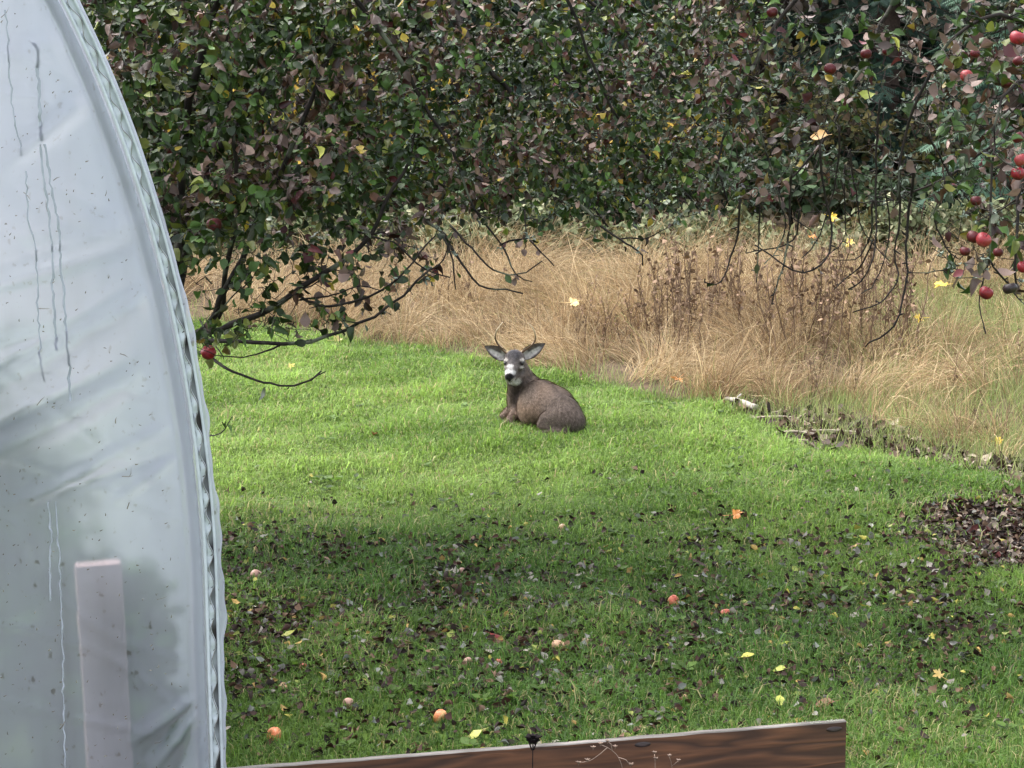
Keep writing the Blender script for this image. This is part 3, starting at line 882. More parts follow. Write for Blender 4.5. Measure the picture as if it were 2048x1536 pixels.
# ------------------------------------------------------------------ bed board and the plants beside it
def build_board():
    L = float(np.hypot(*(BA - BB)[:2])); ang = math.atan2(BA[1] - BB[1], BA[0] - BB[0])
    H, T = 0.37, 0.036
    root = empty('garden_bed_board', ((BA[0] + BB[0]) / 2, (BA[1] + BB[1]) / 2, 0.0))
    root.rotation_euler = (0, 0, ang)
    tag(root, 'brown wooden plank edging a garden bed at the bottom of the picture', 'plank')
    # plank, worn: subdivided along its length with a slightly uneven top edge
    n = 70
    xs = np.linspace(-L / 2, L / 2, n)
    wob = 0.003 * noise2(xs, xs * 0, 7, 1) + 0.0015 * noise2(xs, xs * 0, 25, 2)
    prof = [(-T / 2, -0.05), (-T / 2, H - 0.004), (-T / 2 + 0.004, H), (T / 2 - 0.004, H), (T / 2, H - 0.004), (T / 2, -0.05)]
    V = np.zeros((n, 6, 3))
    for j, (y, z) in enumerate(prof):
        V[:, j, 0] = xs; V[:, j, 1] = y + 0.003 * noise2(xs, xs * 0, 4, 3) ; V[:, j, 2] = z + (wob if z > 0 else 0)
    V = V.reshape(-1, 3)
    Q, mi = [], []
    for i in range(n - 1):
        for j in range(5):
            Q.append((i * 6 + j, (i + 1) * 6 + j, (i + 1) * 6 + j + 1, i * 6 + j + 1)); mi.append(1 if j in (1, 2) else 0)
    for k in (0, (n - 1) * 6):
        Q.append((k, k + 1, k + 2, k + 3)); mi.append(0)
        Q.append((k, k + 3, k + 4, k + 5)); mi.append(0)
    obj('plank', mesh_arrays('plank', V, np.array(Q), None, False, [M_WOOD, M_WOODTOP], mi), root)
    # knots: slightly proud dark whorls on the face
    for px, py, r in ((1276, 1484, 0.024), (1672, 1466, 0.022), (838, 1528, 0.022)):
        s = (onground(px, py, 0.33)[:2] - np.array(root.location[:2])) @ np.array([math.cos(ang), math.sin(ang)])
        acc = Acc()
        a = np.linspace(0, 6.283, 15)[:-1]
        ring = lambda q, y: np.stack([s + q * 1.7 * r * np.cos(a), np.full(14, y), H - 0.02 + q * r * 0.55 * np.sin(a) - 0.010], -1)
        V = np.concatenate([ring(1.0, -T / 2 + 0.002), ring(0.8, -T / 2 - 0.0035), ring(0.3, -T / 2 - 0.002), [[s, -T / 2 - 0.003, H - 0.03]]])
        i = np.arange(14); j = (i + 1) % 14
        Q = np.concatenate([np.stack([i, j, j + 14, i + 14], -1), np.stack([i + 14, j + 14, j + 28, i + 28], -1)])
        T_ = np.stack([i + 28, j + 28, np.full(14, 42)], -1)
        C = np.concatenate([np.tile([0.05, 0.025, 0.015], (14, 1)), np.tile([0.022, 0.013, 0.012], (14, 1)), np.tile([0.07, 0.05, 0.05], (15, 1))])
        acc.add(V, T_, Q, C)
        obj('knot', acc.mesh('knot', [M_PLAIN]), root)
    # crust of pale lichen on the top edge near the right end
    acc = Acc()
    for _ in range(34):
        x = L / 2 - abs(random.gauss(0.08, 0.07)) - 0.005; y = random.uniform(-T / 2, T / 2); s = random.uniform(0.002, 0.0055)
        a = np.linspace(0, 6.283, 6)[:-1]
        V = np.concatenate([np.stack([x + s * np.cos(a), y + s * np.sin(a), np.full(5, H + 0.002)], -1), [[x, y, H + 0.0035]]])
        acc.add(V, [(k, (k + 1) % 5, 5) for k in range(5)], None, np.array([0.24, 0.26, 0.19]) * random.uniform(0.7, 1.2))
    tag(obj('lichen', acc.mesh('lichen', [M_PLAIN]), root), None, None, None, 'stuff')
    # stake holding the plank from behind
    V, Q = box_arrays(L / 2 - 0.5, T / 2 + 0.022, 0.13, 0.05, 0.04, 0.34)
    obj('stake', mesh_arrays('stake', V, Q, None, False, [M_WOOD]), root)
    # soil of the bed, on the camera's side of the plank
    acc = Acc()
    nx, ny = 50, 24
    X, Y = np.meshgrid(np.linspace(-L / 2 - 0.3, L / 2, nx), np.linspace(-1.6, -T / 2 - 0.004, ny))
    ca, sa = math.cos(ang), math.sin(ang)
    wx = root.location[0] + X * ca - Y * sa; wy = root.location[1] + X * sa + Y * ca
    zz = 0.06 + 0.02 * noise2(X, Y, 4, 1) + 0.012 * noise2(X, Y, 14, 2)
    zz[0, :] = -0.1; zz[:, 0] = -0.1; zz[:, -1] = -0.1
    V = np.stack([wx, wy, zz], -1).reshape(-1, 3)
    i = np.arange(ny - 1)[:, None] * nx + np.arange(nx - 1)[None, :]
    o = obj('bed_soil', mesh_arrays('bed_soil', V, np.stack([i, i + 1, i + nx + 1, i + nx], -1).reshape(-1, 4), np.tile([0.035, 0.026, 0.02], (len(V), 1)), True, [M_GROUND]))
    tag(o, 'dark soil of the garden bed in front of the plank', None, None, 'structure')
    return ang
BANG = build_board()

def seed_plant(pts_list, D, label, colr, rad, pods, podc, podsize):
    """a dry stem with side twigs and seed capsules; pts in photograph pixels at distance D"""
    base = at(*pts_list[0][0], D); base[2] = 0.06
    root = empty('dry_seed_plant', tuple(base))
    tag(root, label, 'dry plant')
    for pl in pts_list:
        acc = Acc()
        P = np.array([at(px, py, D + random.uniform(-0.02, 0.02)) for px, py in pl])
        if pl is pts_list[0]:
            P = np.concatenate([base[None], P])
        P = smooth_path(P, 0.02) - base
        tube(acc, P, np.linspace(rad, rad * 0.6, len(P)), 5, colr)
        obj('stem', acc.mesh('stem', [M_STALK]), root)
    for px, py in pods:
        acc = Acc()
        c = at(px, py, D) - base
        # a small split capsule: four pointed valves round the tip of the stalk
        a0 = random.uniform(0, 6)
        for k in range(5):
            a = a0 + k * 6.283 / 5
            d = np.array([[math.cos(a) * 0.55, math.sin(a) * 0.55, 1.0]])
            scatter(acc, LEAVES[1], c[None] - np.array([[0, 0, podsize * 0.3]]), frames(d, -np.array([[math.cos(a), math.sin(a), 0.3]])), [podsize * random.uniform(0.8, 1.1)], np.array([podc]) * random.uniform(0.8, 1.2))
        obj('seed_capsule', acc.mesh('seed_capsule', [M_STALK]), root)
seed_plant([[(1245, 1560), (1243, 1530), (1232, 1508), (1215, 1495), (1203, 1490)], [(1215, 1495), (1195, 1512), (1178, 1522), (1160, 1525)], [(1224, 1500), (1222, 1488), (1216, 1484)], [(1237, 1515), (1252, 1520), (1262, 1534)]],
           9.75, 'pale dry branching stalk with seed capsules before the plank', (0.25, 0.18, 0.14), 0.0022, [(1201, 1488), (1215, 1483), (1186, 1496), (1157, 1526), (1175, 1521), (1262, 1530), (1230, 1494)], (0.27, 0.195, 0.15), 0.018)
seed_plant([[(1310, 1560), (1310, 1520), (1309, 1508)]], 9.75, 'single pale dry stalk standing before the middle of the plank', (0.24, 0.17, 0.13), 0.002, [(1309, 1506), (1312, 1518)], (0.25, 0.18, 0.14), 0.016)
seed_plant([[(1346, 1570), (1343, 1530), (1339, 1514)], [(1345, 1532), (1356, 1522)]], 9.7, 'forked short pale dry stalk before the right half of plank', (0.24, 0.17, 0.13), 0.002, [(1339, 1512), (1357, 1521)], (0.25, 0.18, 0.14), 0.016)
seed_plant([[(1064, 1600), (1065, 1540), (1066, 1490)], [(1064, 1500), (1056, 1480)], [(1067, 1500), (1074, 1482)], [(1066, 1494), (1066, 1478)]], 9.7, 'blackened seed head rising above the plank edge', (0.02, 0.015, 0.014), 0.0035,
           [(1058, 1478), (1066, 1474), (1073, 1478), (1062, 1484), (1070, 1485)], (0.02, 0.014, 0.016), 0.034)

# ------------------------------------------------------------------ apple trees
def leaf_colours(n, weights):
    """green, yellow green, yellow, tan pink, brown, dark red"""
    pal = np.array([[0.034, 0.062, 0.014], [0.062, 0.112, 0.026], [0.135, 0.155, 0.028], [0.45, 0.33, 0.05], [0.22, 0.145, 0.115], [0.08, 0.04, 0.025], [0.07, 0.015, 0.016]])
    w = np.array(weights, float); w /= w.sum()
    idx = rng.choice(7, n, p=w)
    return (pal[idx] * np.exp(rng.normal(-0.32, 0.58, (n, 1))).clip(0.25, 2.4)).clip(0, 0.6), idx

OBJ_LEAF_MESHES = {}
def obj_leaf_mesh(ti, c, mat, key):
    k = (ti, key)
    if k not in OBJ_LEAF_MESHES:
        V, T, Q = LEAVES[ti]
        OBJ_LEAF_MESHES[k] = mesh_arrays('leaf', V, [T, Q], np.tile(c, (len(V), 1)), True, [mat])
    return OBJ_LEAF_MESHES[k]

class Tree:
    def __init__(s, name, label, base):
        s.root = empty(name, tuple(base)); s.base = np.array(base, float)
        tag(s.root, label, 'tree')
        s.P, s.Dr, s.R = [], [], []
        s.twigs = Acc()
        s.LS = {}
        s.LP, s.LD = [], []        # leaf places and twig directions
    def limb(s, pts, r0, r1, name='limb', step=0.09, nodes=True, jit=0.012):
        pts = np.asarray(pts, float)
        P = smooth_path(pts, step)
        if jit:
            j = rng.normal(0, jit, P.shape); j[0] = 0
            j[1:-1] = (j[:-2] + j[1:-1] + j[2:]) / 2
            P = P + j
        R = np.linspace(r0, r1, len(P))
        acc = Acc()
        tube(acc, P - s.base, R, 9 if r0 > 0.03 else 6, None)
        obj(name, acc.mesh(name, [M_BARK]), s.root)
        if nodes:
            s.P.append(P); s.Dr.append(norm(np.gradient(P, axis=0))); s.R.append(R)
        return P
    def grow(s, targets, max_len=0.9, droop=0.25, leafy=None):
        """join every target to the nearest wood with a curved, knotted twig"""
        P = np.concatenate(s.P); Dr = np.concatenate(s.Dr); R = np.concatenate(s.R)
        cap = len(P) + len(targets) * 16
        PP = np.zeros((cap, 3)); DD = np.zeros((cap, 3)); RR = np.zeros(cap)
        n = len(P); PP[:n], DD[:n], RR[:n] = P, Dr, R
        d0 = np.array([np.min(np.linalg.norm(P - t, axis=1)) for t in targets])
        for ti in np.argsort(d0):
            t = targets[ti]
            dist = np.linalg.norm(PP[:n] - t, axis=1)
            k = int(np.argmin(dist)); L = dist[k]
            if L < 0.05: continue
            a = PP[k]
            m = int(np.clip(L / 0.07, 3, 12))
            u = np.linspace(0, 1, m + 1)[:, None]
            ctrl = a + DD[k] * L * 0.45 + np.array([0, 0, 0.12 * L])
            tt = t + np.array([0, 0, -droop * L * rng.random()])
            Q = (1 - u) ** 2 * a + 2 * u * (1 - u) * ctrl + u ** 2 * tt
            Q[1:] += rng.normal(0, 0.010 + 0.012 * L, (m, 3))
            r0 = min(RR[k] * 0.75, 0.0045 + 0.0065 * L); r1 = max(0.0022, r0 * 0.45)
            rr = np.linspace(r0, r1, m + 1)
            tube(s.twigs, Q - s.base, rr, 4, None, cap=False)
            d = norm(np.gradient(Q, axis=0))
            PP[n:n + m] = Q[1:]; DD[n:n + m] = d[1:]; RR[n:n + m] = rr[1:]
            n += m
            for q in range(1, m + 1):
                s.LP.append(Q[q]); s.LD.append(d[q])
            # short fruiting spurs
            for _ in range(1 + (L > 0.3)):
                q = int(rng.integers(1, m + 1))
                sp = Q[q] + norm(rng.normal(size=3) + np.array([0, 0, 0.3])) * rng.uniform(0.03, 0.09)
                tube(s.twigs, np.stack([Q[q], (Q[q] + sp) / 2 + rng.normal(0, 0.006, 3), sp]) - s.base, [r1 * 1.1, r1, r1 * 1.2], 4, None, cap=False)
                s.LS[len(s.LP)] = 1
                s.LP.append(sp); s.LD.append(norm(sp - Q[q]))
    def finish(s, per_node, weights, keep=None, size=(0.055, 0.085), nobj=300, hang=0.5, hot_t=0.5):
        LP = np.array(s.LP); LD = np.array(s.LD)
        sw = np.full(len(LP), 0.75); sw[list(s.LS)] = 2.6          # rosettes of leaves on the spurs
        rep = rng.poisson(per_node(LP) * sw)
        pos = np.repeat(LP, rep, axis=0); d = np.repeat(LD, rep, axis=0)
        n = len(pos)
        dirs = norm(d * 0.5 + rng.normal(0, 0.75, (n, 3)) + np.array([0, 0, -hang]))
        ups = norm(np.array([0, -0.35, 1.0]) + rng.normal(0, 0.65, (n, 3)))
        sc = rng.uniform(*size, n)
        sc = sc * np.interp(project(pos)[0], [700, 950, 1500, 1650], [1.0, 0.74, 0.74, 1.0])
        pos = pos + dirs * (0.25 * sc)[:, None] + rng.normal(0, 0.012, (n, 3))
        w = weights
        C, idx = leaf_colours(n, w)
        # browning runs in whole sprays: turn green leaves brown, and brown ones green, with a slow noise
        br = noise2(pos[:, 0] * 1.0 + pos[:, 1] * 0.6, pos[:, 2] + 0.5 * pos[:, 1], 5.0, 2) + 0.35 * rng.normal(size=n)
        C2, idx2 = leaf_colours(n, [w[0] * 0.15, w[1] * 0.2, w[2] * 0.4, w[3], w[4] * 1.3, w[5] * 1.4, w[6]])
        C3, idx3 = leaf_colours(n, [w[0], w[1], w[2], w[3], w[4] * 0.12, w[5] * 0.2, w[6] * 0.3])
        hot = br > hot_t
        C = np.where(hot[:, None], C2, C3); idx = np.where(hot, idx2, idx3)
        Rm = frames(dirs, ups)
        ti = rng.integers(0, 5, n)
        px, py = project(pos)
        inv = (px > 20) & (px < 2030) & (py > 5) & (py < 900)
        order = np.where(inv)[0]
        order = order[np.argsort(pos[order, 1] - 0.002 * (py[order]))][:nobj]
        is_obj = np.zeros(n, bool); is_obj[order] = True
        acc = Acc()
        for k in range(5):
            m = (ti == k) & ~is_obj
            scatter(acc, LEAVES[k], pos[m] - s.base, Rm[m], sc[m], C[m])
        f = obj('foliage', acc.mesh('foliage', [M_LEAF]), s.root)
        tag(f, None, None, None, 'stuff')
        pal = leaf_pal
        for i in order:
            me = obj_leaf_mesh(int(ti[i]), C[i] * min(1.0, 0.19 / float(C[i].max())), M_LEAF, (int(idx[i]), int(rng.integers(0, 3))))
            o = obj('leaf', me, s.root)
            M = np.eye(4); M[:3, :3] = Rm[i] * sc[i]; M[:3, 3] = pos[i] - s.base
            o.matrix_local = Matrix(M.tolist())
        # tufts of grey green lichen on the older wood
        lp = LP[(project(LP)[0] > 780)]
        lp = lp[rng.random(len(lp)) < 0.16]
        acc = Acc()
        for k in range(4):
            nn = len(lp)
            scatter(acc, LEAVES[3], lp - s.base + rng.normal(0, 0.008, (nn, 3)), frames(rng.normal(size=(nn, 3)), rng.normal(size=(nn, 3))), rng.uniform(0.012, 0.03, nn), np.array([[0.26, 0.30, 0.24]]) * rng.uniform(0.6, 1.2, (nn, 1)))
        tag(obj('lichen', acc.mesh('lichen', [M_STALK]), s.root), None, None, None, 'stuff')
        t = obj('twigs', s.twigs.mesh('twigs', [M_BARK]), s.root)
        tag(t, None, None, None, 'stuff')
        return n
leaf_pal = None

def pix(*rows):
    return np.array([at(*r) for r in rows])

def build_left_tree():
    b = at(345, 900, 14.6); base = np.array([b[0], b[1], float(gz(b[0], b[1]))])
    T = Tree('apple_tree', 'big leafy apple tree with dark green and pinkish brown leaves, left of the deer', base)
    fork = at(345, 690, 14.55)
    T.limb([base - [0, 0, 0.1], base + [0.02, 0, 0.3], (base + fork) / 2 + [0.03, 0, 0.1], fork, at(350, 600, 14.5)], 0.12, 0.07, 'trunk')
    T.limb(pix((345, 700, 14.55), (400, 683, 14.0), (480, 686, 13.7), (560, 690, 13.6), (620, 684, 13.5), (690, 660, 13.45), (775, 612, 13.4), (860, 540, 13.4)), 0.019, 0.006)
    T.limb(pix((345, 690, 14.55), (440, 655, 14.1), (530, 620, 13.9), (610, 575, 13.8), (670, 535, 13.75), (740, 470, 13.7), (790, 380, 13.7), (830, 250, 13.8)), 0.024, 0.008)
    T.limb(pix((348, 690, 14.55), (415, 650, 14.3), (450, 570, 14.2), (500, 470, 14.2), (560, 340, 14.2), (630, 180, 14.2), (690, 20, 14.3), (760, -250, 14.5)), 0.021, 0.008)
    T.limb(pix((348, 690, 14.55), (440, 640, 14.4), (455, 540, 14.3), (470, 430, 14.0), (470, 300, 13.8), (450, 120, 13.7), (480, -100, 13.6)), 0.018, 0.007)
    T.limb(pix((350, 610, 14.5), (430, 320, 14.8), (640, 60, 15.0), (880, -60, 15.2), (1080, 90, 15.2), (1230, 250, 15.1), (1330, 350, 15.0), (1400, 420, 15.0)), 0.034, 0.007)
    T.limb(pix((350, 610, 14.5), (390, 220, 15.4), (560, -200, 16.0), (800, -320, 16.3), (1040, -120, 16.3), (1250, 60, 16.2), (1400, 260, 16.1), (1460, 400, 16.0)), 0.034, 0.007)
    T.limb(pix((350, 600, 14.5), (390, 150, 14.1), (540, -200, 13.6), (760, -330, 13.2), (980, -200, 13.1), (1120, -20, 13.2), (1190, 130, 13.3), (1230, 240, 13.4)), 0.028, 0.006)
    T.limb(pix((350, 600, 14.5), (300, 200, 14.6), (260, -150, 14.6), (300, -450, 14.6)), 0.035, 0.012)
    T.limb(pix((540, -200, 13.6), (640, -80, 13.5), (760, 60, 13.6), (850, 200, 13.7), (905, 320, 13.7), (950, 420, 13.7), (1000, 485, 13.7)), 0.018, 0.005)
    T.limb(pix((880, -60, 15.2), (960, 110, 14.6), (1060, 240, 14.4), (1150, 350, 14.3), (1215, 450, 14.2)), 0.024, 0.006)
    # drawn twigs along the lower rim of the crown
    for pts, r in [
        ([(400, 705, 13.9), (470, 745, 13.5), (540, 768, 13.4), (575, 775, 13.35), (620, 760, 13.3), (640, 742, 13.3)], 0.010), ([(620, 760, 13.3), (652, 744, 13.25)], 0.005), ([(578, 775, 13.35), (576, 780, 13.35)], 0.004),
        ([(560, 690, 13.6), (500, 712, 13.5), (430, 712, 13.5)], 0.006), ([(600, 592, 13.85), (660, 612, 13.6), (720, 600, 13.5), (780, 570, 13.4), (830, 520, 13.4), (870, 470, 13.4)], 0.009),
        ([(520, 624, 13.9), (530, 600, 13.8), (538, 580, 13.8)], 0.005), ([(420, 640, 14.2), (500, 560, 13.9), (505, 550, 13.9)], 0.006), ([(600, 600, 13.8), (680, 585, 13.6), (720, 570, 13.6), (770, 580, 13.5)], 0.006),
        ([(690, 455, 13.75), (755, 475, 13.6), (790, 485, 13.6), (820, 512, 13.6), (850, 535, 13.6), (900, 555, 13.6)], 0.008), ([(850, 440, 13.7), (890, 470, 13.6), (930, 540, 13.5), (975, 575, 13.5), (1050, 586, 13.5)], 0.009),
        ([(885, 465, 13.6), (900, 510, 13.5), (912, 580, 13.5)], 0.007), ([(900, 450, 13.65), (960, 520, 13.5), (1000, 545, 13.5), (1055, 543, 13.5), (1090, 522, 13.5)], 0.007), ([(1000, 485, 13.7), (1030, 545, 13.6), (1062, 562, 13.6)], 0.006),
        ([(1000, 490, 13.7), (1045, 478, 13.6), (1075, 470, 13.6)], 0.006), ([(1060, 480, 13.7), (1105, 532, 13.6)], 0.006), ([(1150, 400, 14.2), (1190, 440, 14.0), (1240, 480, 13.8), (1288, 508, 13.7), (1290, 530, 13.7)], 0.009),
        ([(1240, 478, 13.8), (1290, 478, 13.7), (1340, 455, 13.7)], 0.005), ([(400, 640, 14.2), (440, 700, 13.8), (450, 720, 13.7)], 0.006), ([(405, 870, 13.9), (440, 866, 13.6), (452, 852, 13.5), (464, 838, 13.5)], 0.005),
        ([(640, 560, 13.8), (560, 610, 13.6), (560, 650, 13.6)], 0.004), ([(860, 540, 13.4), (885, 520, 13.4), (905, 470, 13.4)], 0.005), ([(1050, 420, 13.8), (1052, 470, 13.7), (1050, 500, 13.7)], 0.005)]:
        P = T.limb(pix(*pts), r, r * 0.5, 'twig', step=0.05, jit=0.006)
        for q in range(1, len(P)):
            if rng.random() < 0.30:
                T.LP.append(P[q]); T.LD.append(norm(P[q] - P[q - 1]))
    tg = []
    def lower(px):
        return np.interp(px, [150, 380, 450, 650, 850, 1000, 1200, 1350, 1480], [600, 540, 495, 460, 445, 460, 440, 420, 380])
    while len(tg) < 1900:
        px = rng.uniform(120, 1500); py = rng.uniform(-60, 600)
        if py > lower(px): continue
        if py > lower(px) - 90 and rng.random() < 0.35: continue
        tg.append(at(px, py, rng.uniform(13.3, 16.6)))
    while len(tg) < 2500:                                   # the part of the crown above the picture
        px = rng.uniform(0, 1500); py = rng.uniform(-520, -60)
        if rng.random() < (-py - 60) / 900: continue
        tg.append(at(px, py, rng.uniform(13.0, 16.8)))
    for _ in range(170):                                    # leafy sprays hanging low over the branch by the greenhouse
        px = rng.uniform(390, 860); py = rng.uniform(470, 690)
        if py > np.interp(px, [390, 560, 700, 860], [700, 690, 650, 560]): continue
        tg.append(at(px, py, rng.uniform(13.3, 14.3)))
    tg = np.array(tg)
    s, t = gh_local(tg[:, 0], tg[:, 1])
    tg = tg[~((s < 0.2) & (t < TUN_L + 0.15))]
    T.grow(tg)
    def per(LP):
        px, py = project(LP)
        d = np.interp(px, [0, 800, 1000, 1250, 1500], [2.9, 2.9, 3.1, 2.6, 1.1])
        return d * np.interp(py, [400, 470, 530, 600, 690], [1, 0.7, 0.34, 0.2, 0.16]) 
    return T.finish(per, [4.2, 3.6, 1.6, 0.12, 1.7, 0.9, 0.35], size=(0.042, 0.080), hot_t=0.32)
n1 = build_left_tree()

def build_right_tree():
    b = at(2260, 1100, 14.7); base = np.array([b[0], b[1], float(gz(b[0], b[1]))])
    T = Tree('apple_tree', 'sparse apple tree with hanging bare twigs and red apples, at the right edge', base)
    fork = base + [0.0, 0, 1.1]
    T.limb([base - [0, 0, 0.1], base + [-0.02, 0, 0.5], fork, fork + [0, 0, 0.5]], 0.14, 0.10, 'trunk')
    f2 = fork + [0, 0, 0.35]
    def L(pts, r0, r1): T.limb(np.concatenate([f2[None], pix(*pts)]), r0, r1)
    L([(2160, 150, 14.5), (2020, -140, 14.1), (1820, -160, 13.8), (1620, -20, 13.6), (1500, 150, 13.5), (1440, 300, 13.5), (1420, 380, 13.5)], 0.035, 0.006)
    L([(2150, 180, 14.9), (1980, -80, 15.0), (1820, -30, 14.8), (1720, 130, 14.5), (1640, 290, 14.3), (1560, 380, 14.2)], 0.026, 0.006)
    L([(2140, 250, 14.2), (2060, 60, 13.4), (1960, 40, 13.1), (1860, 150, 13.1), (1810, 280, 13.2), (1800, 400, 13.2)], 0.022, 0.006)
    L([(2120, 300, 13.8), (2060, 170, 12.8), (2010, 200, 12.5), (1985, 330, 12.4), (1975, 450, 12.4), (1975, 530, 12.4)], 0.020, 0.005)
    L([(2200, 100, 14.5), (2100, -250, 14.0), (1900, -380, 13.6), (1650, -330, 13.3), (1450, -200, 13.2)], 0.07, 0.02)
    L([(2180, 300, 15.0), (2050, 250, 15.3), (1930, 330, 15.2), (1850, 370, 15.1), (1760, 400, 15.0)], 0.022, 0.006)
    L([(2300, 0, 15.0), (2400, -300, 15.3), (2450, -500, 15.4)], 0.07, 0.02)
    L([(2140, 380, 13.6), (2080, 330, 12.9), (2040, 400, 12.6), (2025, 500, 12.5), (2030, 570, 12.5)], 0.03, 0.006)
    whips = [
        ([(1760, 200), (1752, 320), (1752, 400), (1749, 480), (1742, 530), (1728, 562), (1700, 577)], 0.0075), ([(1830, 330), (1822, 400), (1814, 470), (1811, 560), (1800, 630), (1775, 668), (1732, 690)], 0.009),
        ([(1800, 330), (1798, 420), (1790, 500), (1795, 560), (1760, 606), (1705, 624)], 0.007), ([(1582, 330), (1580, 400), (1577, 470), (1566, 540), (1545, 605)], 0.008), ([(1640, 290), (1650, 390), (1665, 450), (1655, 505), (1625, 543), (1585, 540), (1510, 490)], 0.008),
        ([(1480, 400), (1474, 470), (1462, 515), (1448, 555), (1430, 570), (1408, 567)], 0.007), ([(1600, 420), (1590, 470), (1565, 492), (1495, 507)], 0.006), ([(1518, 400), (1517, 480), (1512, 560)], 0.006), ([(1700, 300), (1712, 400), (1730, 470), (1776, 522)], 0.006),
        ([(1745, 400), (1742, 470), (1720, 510), (1675, 525)], 0.006), ([(1745, 480), (1720, 540), (1690, 560), (1668, 582)], 0.006), ([(1680, 250), (1672, 360), (1640, 470), (1600, 515)], 0.006), ([(1770, 380), (1778, 450), (1750, 560), (1722, 585)], 0.005),
        ([(1890, 360), (1870, 440), (1905, 520), (1870, 540), (1820, 545)], 0.006), ([(1975, 530), (1962, 560), (1955, 610), (1970, 668)], 0.005), ([(1980, 520), (2010, 560), (2040, 600), (2070, 620)], 0.006), ([(1555, 380), (1570, 450), (1555, 500), (1530, 530)], 0.005),
        ([(1690, 330), (1690, 420), (1688, 480), (1640, 520)], 0.005), ([(1850, 250), (1900, 350), (1950, 420), (2000, 450)], 0.007), ([(1500, 200), (1540, 330), (1575, 420), (1620, 460)], 0.006)]
    for pts, r in whips:
        D0 = 12.5 if pts[0][0] > 1960 else random.uniform(13.2, 13.9)
        P = T.limb(np.array([at(px, py, D0 + 0.1 * math.sin(k)) for k, (px, py) in enumerate(pts)]), r, r * 0.5, 'twig', step=0.05, jit=0.006)
        for q in range(1, len(P)):
            if rng.random() < (0.45 if pts[0][0] > 1880 else 0.10):
                T.LP.append(P[q]); T.LD.append(norm(P[q] - P[q - 1]))
            if rng.random() < 0.5:
                sp = P[q] + rng.normal(0, 0.018, 3)
                tube(T.twigs, np.stack([P[q], sp]) - T.base, [r * 0.6, r * 0.5], 4, None, cap=False)
    tg = []
    while len(tg) < 520:
        px = rng.uniform(1380, 2120); py = rng.uniform(-60, 400)
        if py > np.interp(px, [1380, 1600, 1850, 1900, 2120], [430, 400, 380, 470, 520]): continue
        if px < 1880 and px > 1500 and py > 180 and rng.random() < 0.3: continue
        tg.append(at(px, py, rng.uniform(13.0, 15.4)))
    while len(tg) < 640:
        tg.append(at(rng.uniform(1870, 2120), rng.uniform(60, 540), rng.uniform(12.2, 13.4)))
    while len(tg) < 1100:
        tg.append(at(rng.uniform(1400, 2500), rng.uniform(-520, -60), rng.uniform(13.0, 16.0)))
    while len(tg) < 1220:
        tg.append(at(rng.uniform(2080, 2500), rng.uniform(-60, 400), rng.uniform(13.0, 16.0)))
    T.grow(np.array(tg), droop=0.5)
    def per(LP):
        px, py = project(LP)
        d = np.interp(px, [1380, 1520, 1600, 1850, 1920, 2050], [1.6, 1.0, 0.36, 0.26, 0.6, 0.9])
        return d * np.interp(py, [-100, 0, 150, 300, 450, 600], [1.5, 1.2, 1.0, 0.7, 0.6, 0.5])
    return T.finish(per, [1.3, 1.8, 0.7, 0.10, 2.7, 1.2, 0.5], hot_t=-0.05)
n2 = build_right_tree()

# ------------------------------------------------------------------ apples
def apple_mesh(seed, c1, c2, squash=0.9, lump=0.012):
    r = np.random.default_rng(seed)
    n, m = 12, 16
    V, C = [], []
    for i in range(n + 1):
        v = math.pi * i / n
        rad = math.sin(v) ** 0.85 * (0.5 + 0.03 * math.cos(v))
        z = 0.5 * squash * math.cos(v) - 0.16 * math.exp(-(math.sin(v) / 0.28) ** 2) * (1 if math.cos(v) > 0 else -0.6)
        for j in range(m):
            a = 2 * math.pi * j / m
            k = 1 + 0.025 * math.sin(5 * a) * (1 if i > n / 2 else 0.3) + 0.02 * math.sin(2 * a + seed)
            k *= 1 + lump * (math.sin(2 * a + 1.7 * v + seed) + 0.6 * math.sin(3 * v - a))
            V.append((rad * k * math.cos(a), rad * k * math.sin(a), z))
            t = np.clip(0.5 + 0.5 * math.sin(a + seed) + 0.35 * r.normal(), 0, 1)
            C.append(lerp(np.array(c1), np.array(c2), t * (0.35 + 0.65 * (math.cos(v) < -0.2))))
    V = np.array(V)
    Q = [(i * m + j, i * m + (j + 1) % m, (i + 1) * m + (j + 1) % m, (i + 1) * m + j) for i in range(n) for j in range(m)]
    return mesh_arrays('apple_flesh', V, np.array(Q), np.array(C), True, [M_APPLE])
def stem_mesh():
    acc = Acc()
    tube(acc, np.array([(0, 0, 0.25), (0.01, 0, 0.45), (0.05, 0.02, 0.68)]), [0.025, 0.022, 0.03], 5, (0.05, 0.035, 0.02))
    return acc.mesh('stem', [M_STALK])
STEM = stem_mesh()
RED = [apple_mesh(1, (0.24, 0.014, 0.020), (0.10, 0.008, 0.012)), apple_mesh(2, (0.24, 0.014, 0.022), (0.30, 0.07, 0.05)), apple_mesh(3, (0.10, 0.008, 0.010), (0.05, 0.007, 0.007))]
FALL = [apple_mesh(4, (0.62, 0.16, 0.06), (0.60, 0.40, 0.16), 0.78, 0.07), apple_mesh(5, (0.50, 0.10, 0.06), (0.58, 0.25, 0.10), 0.78, 0.07), apple_mesh(6, (0.55, 0.33, 0.18), (0.45, 0.26, 0.16), 0.78, 0.07), apple_mesh(7, (0.46, 0.27, 0.20), (0.36, 0.20, 0.15), 0.78, 0.07)]
ROT = apple_mesh(8, (0.025, 0.016, 0.016), (0.05, 0.03, 0.026), 0.75)

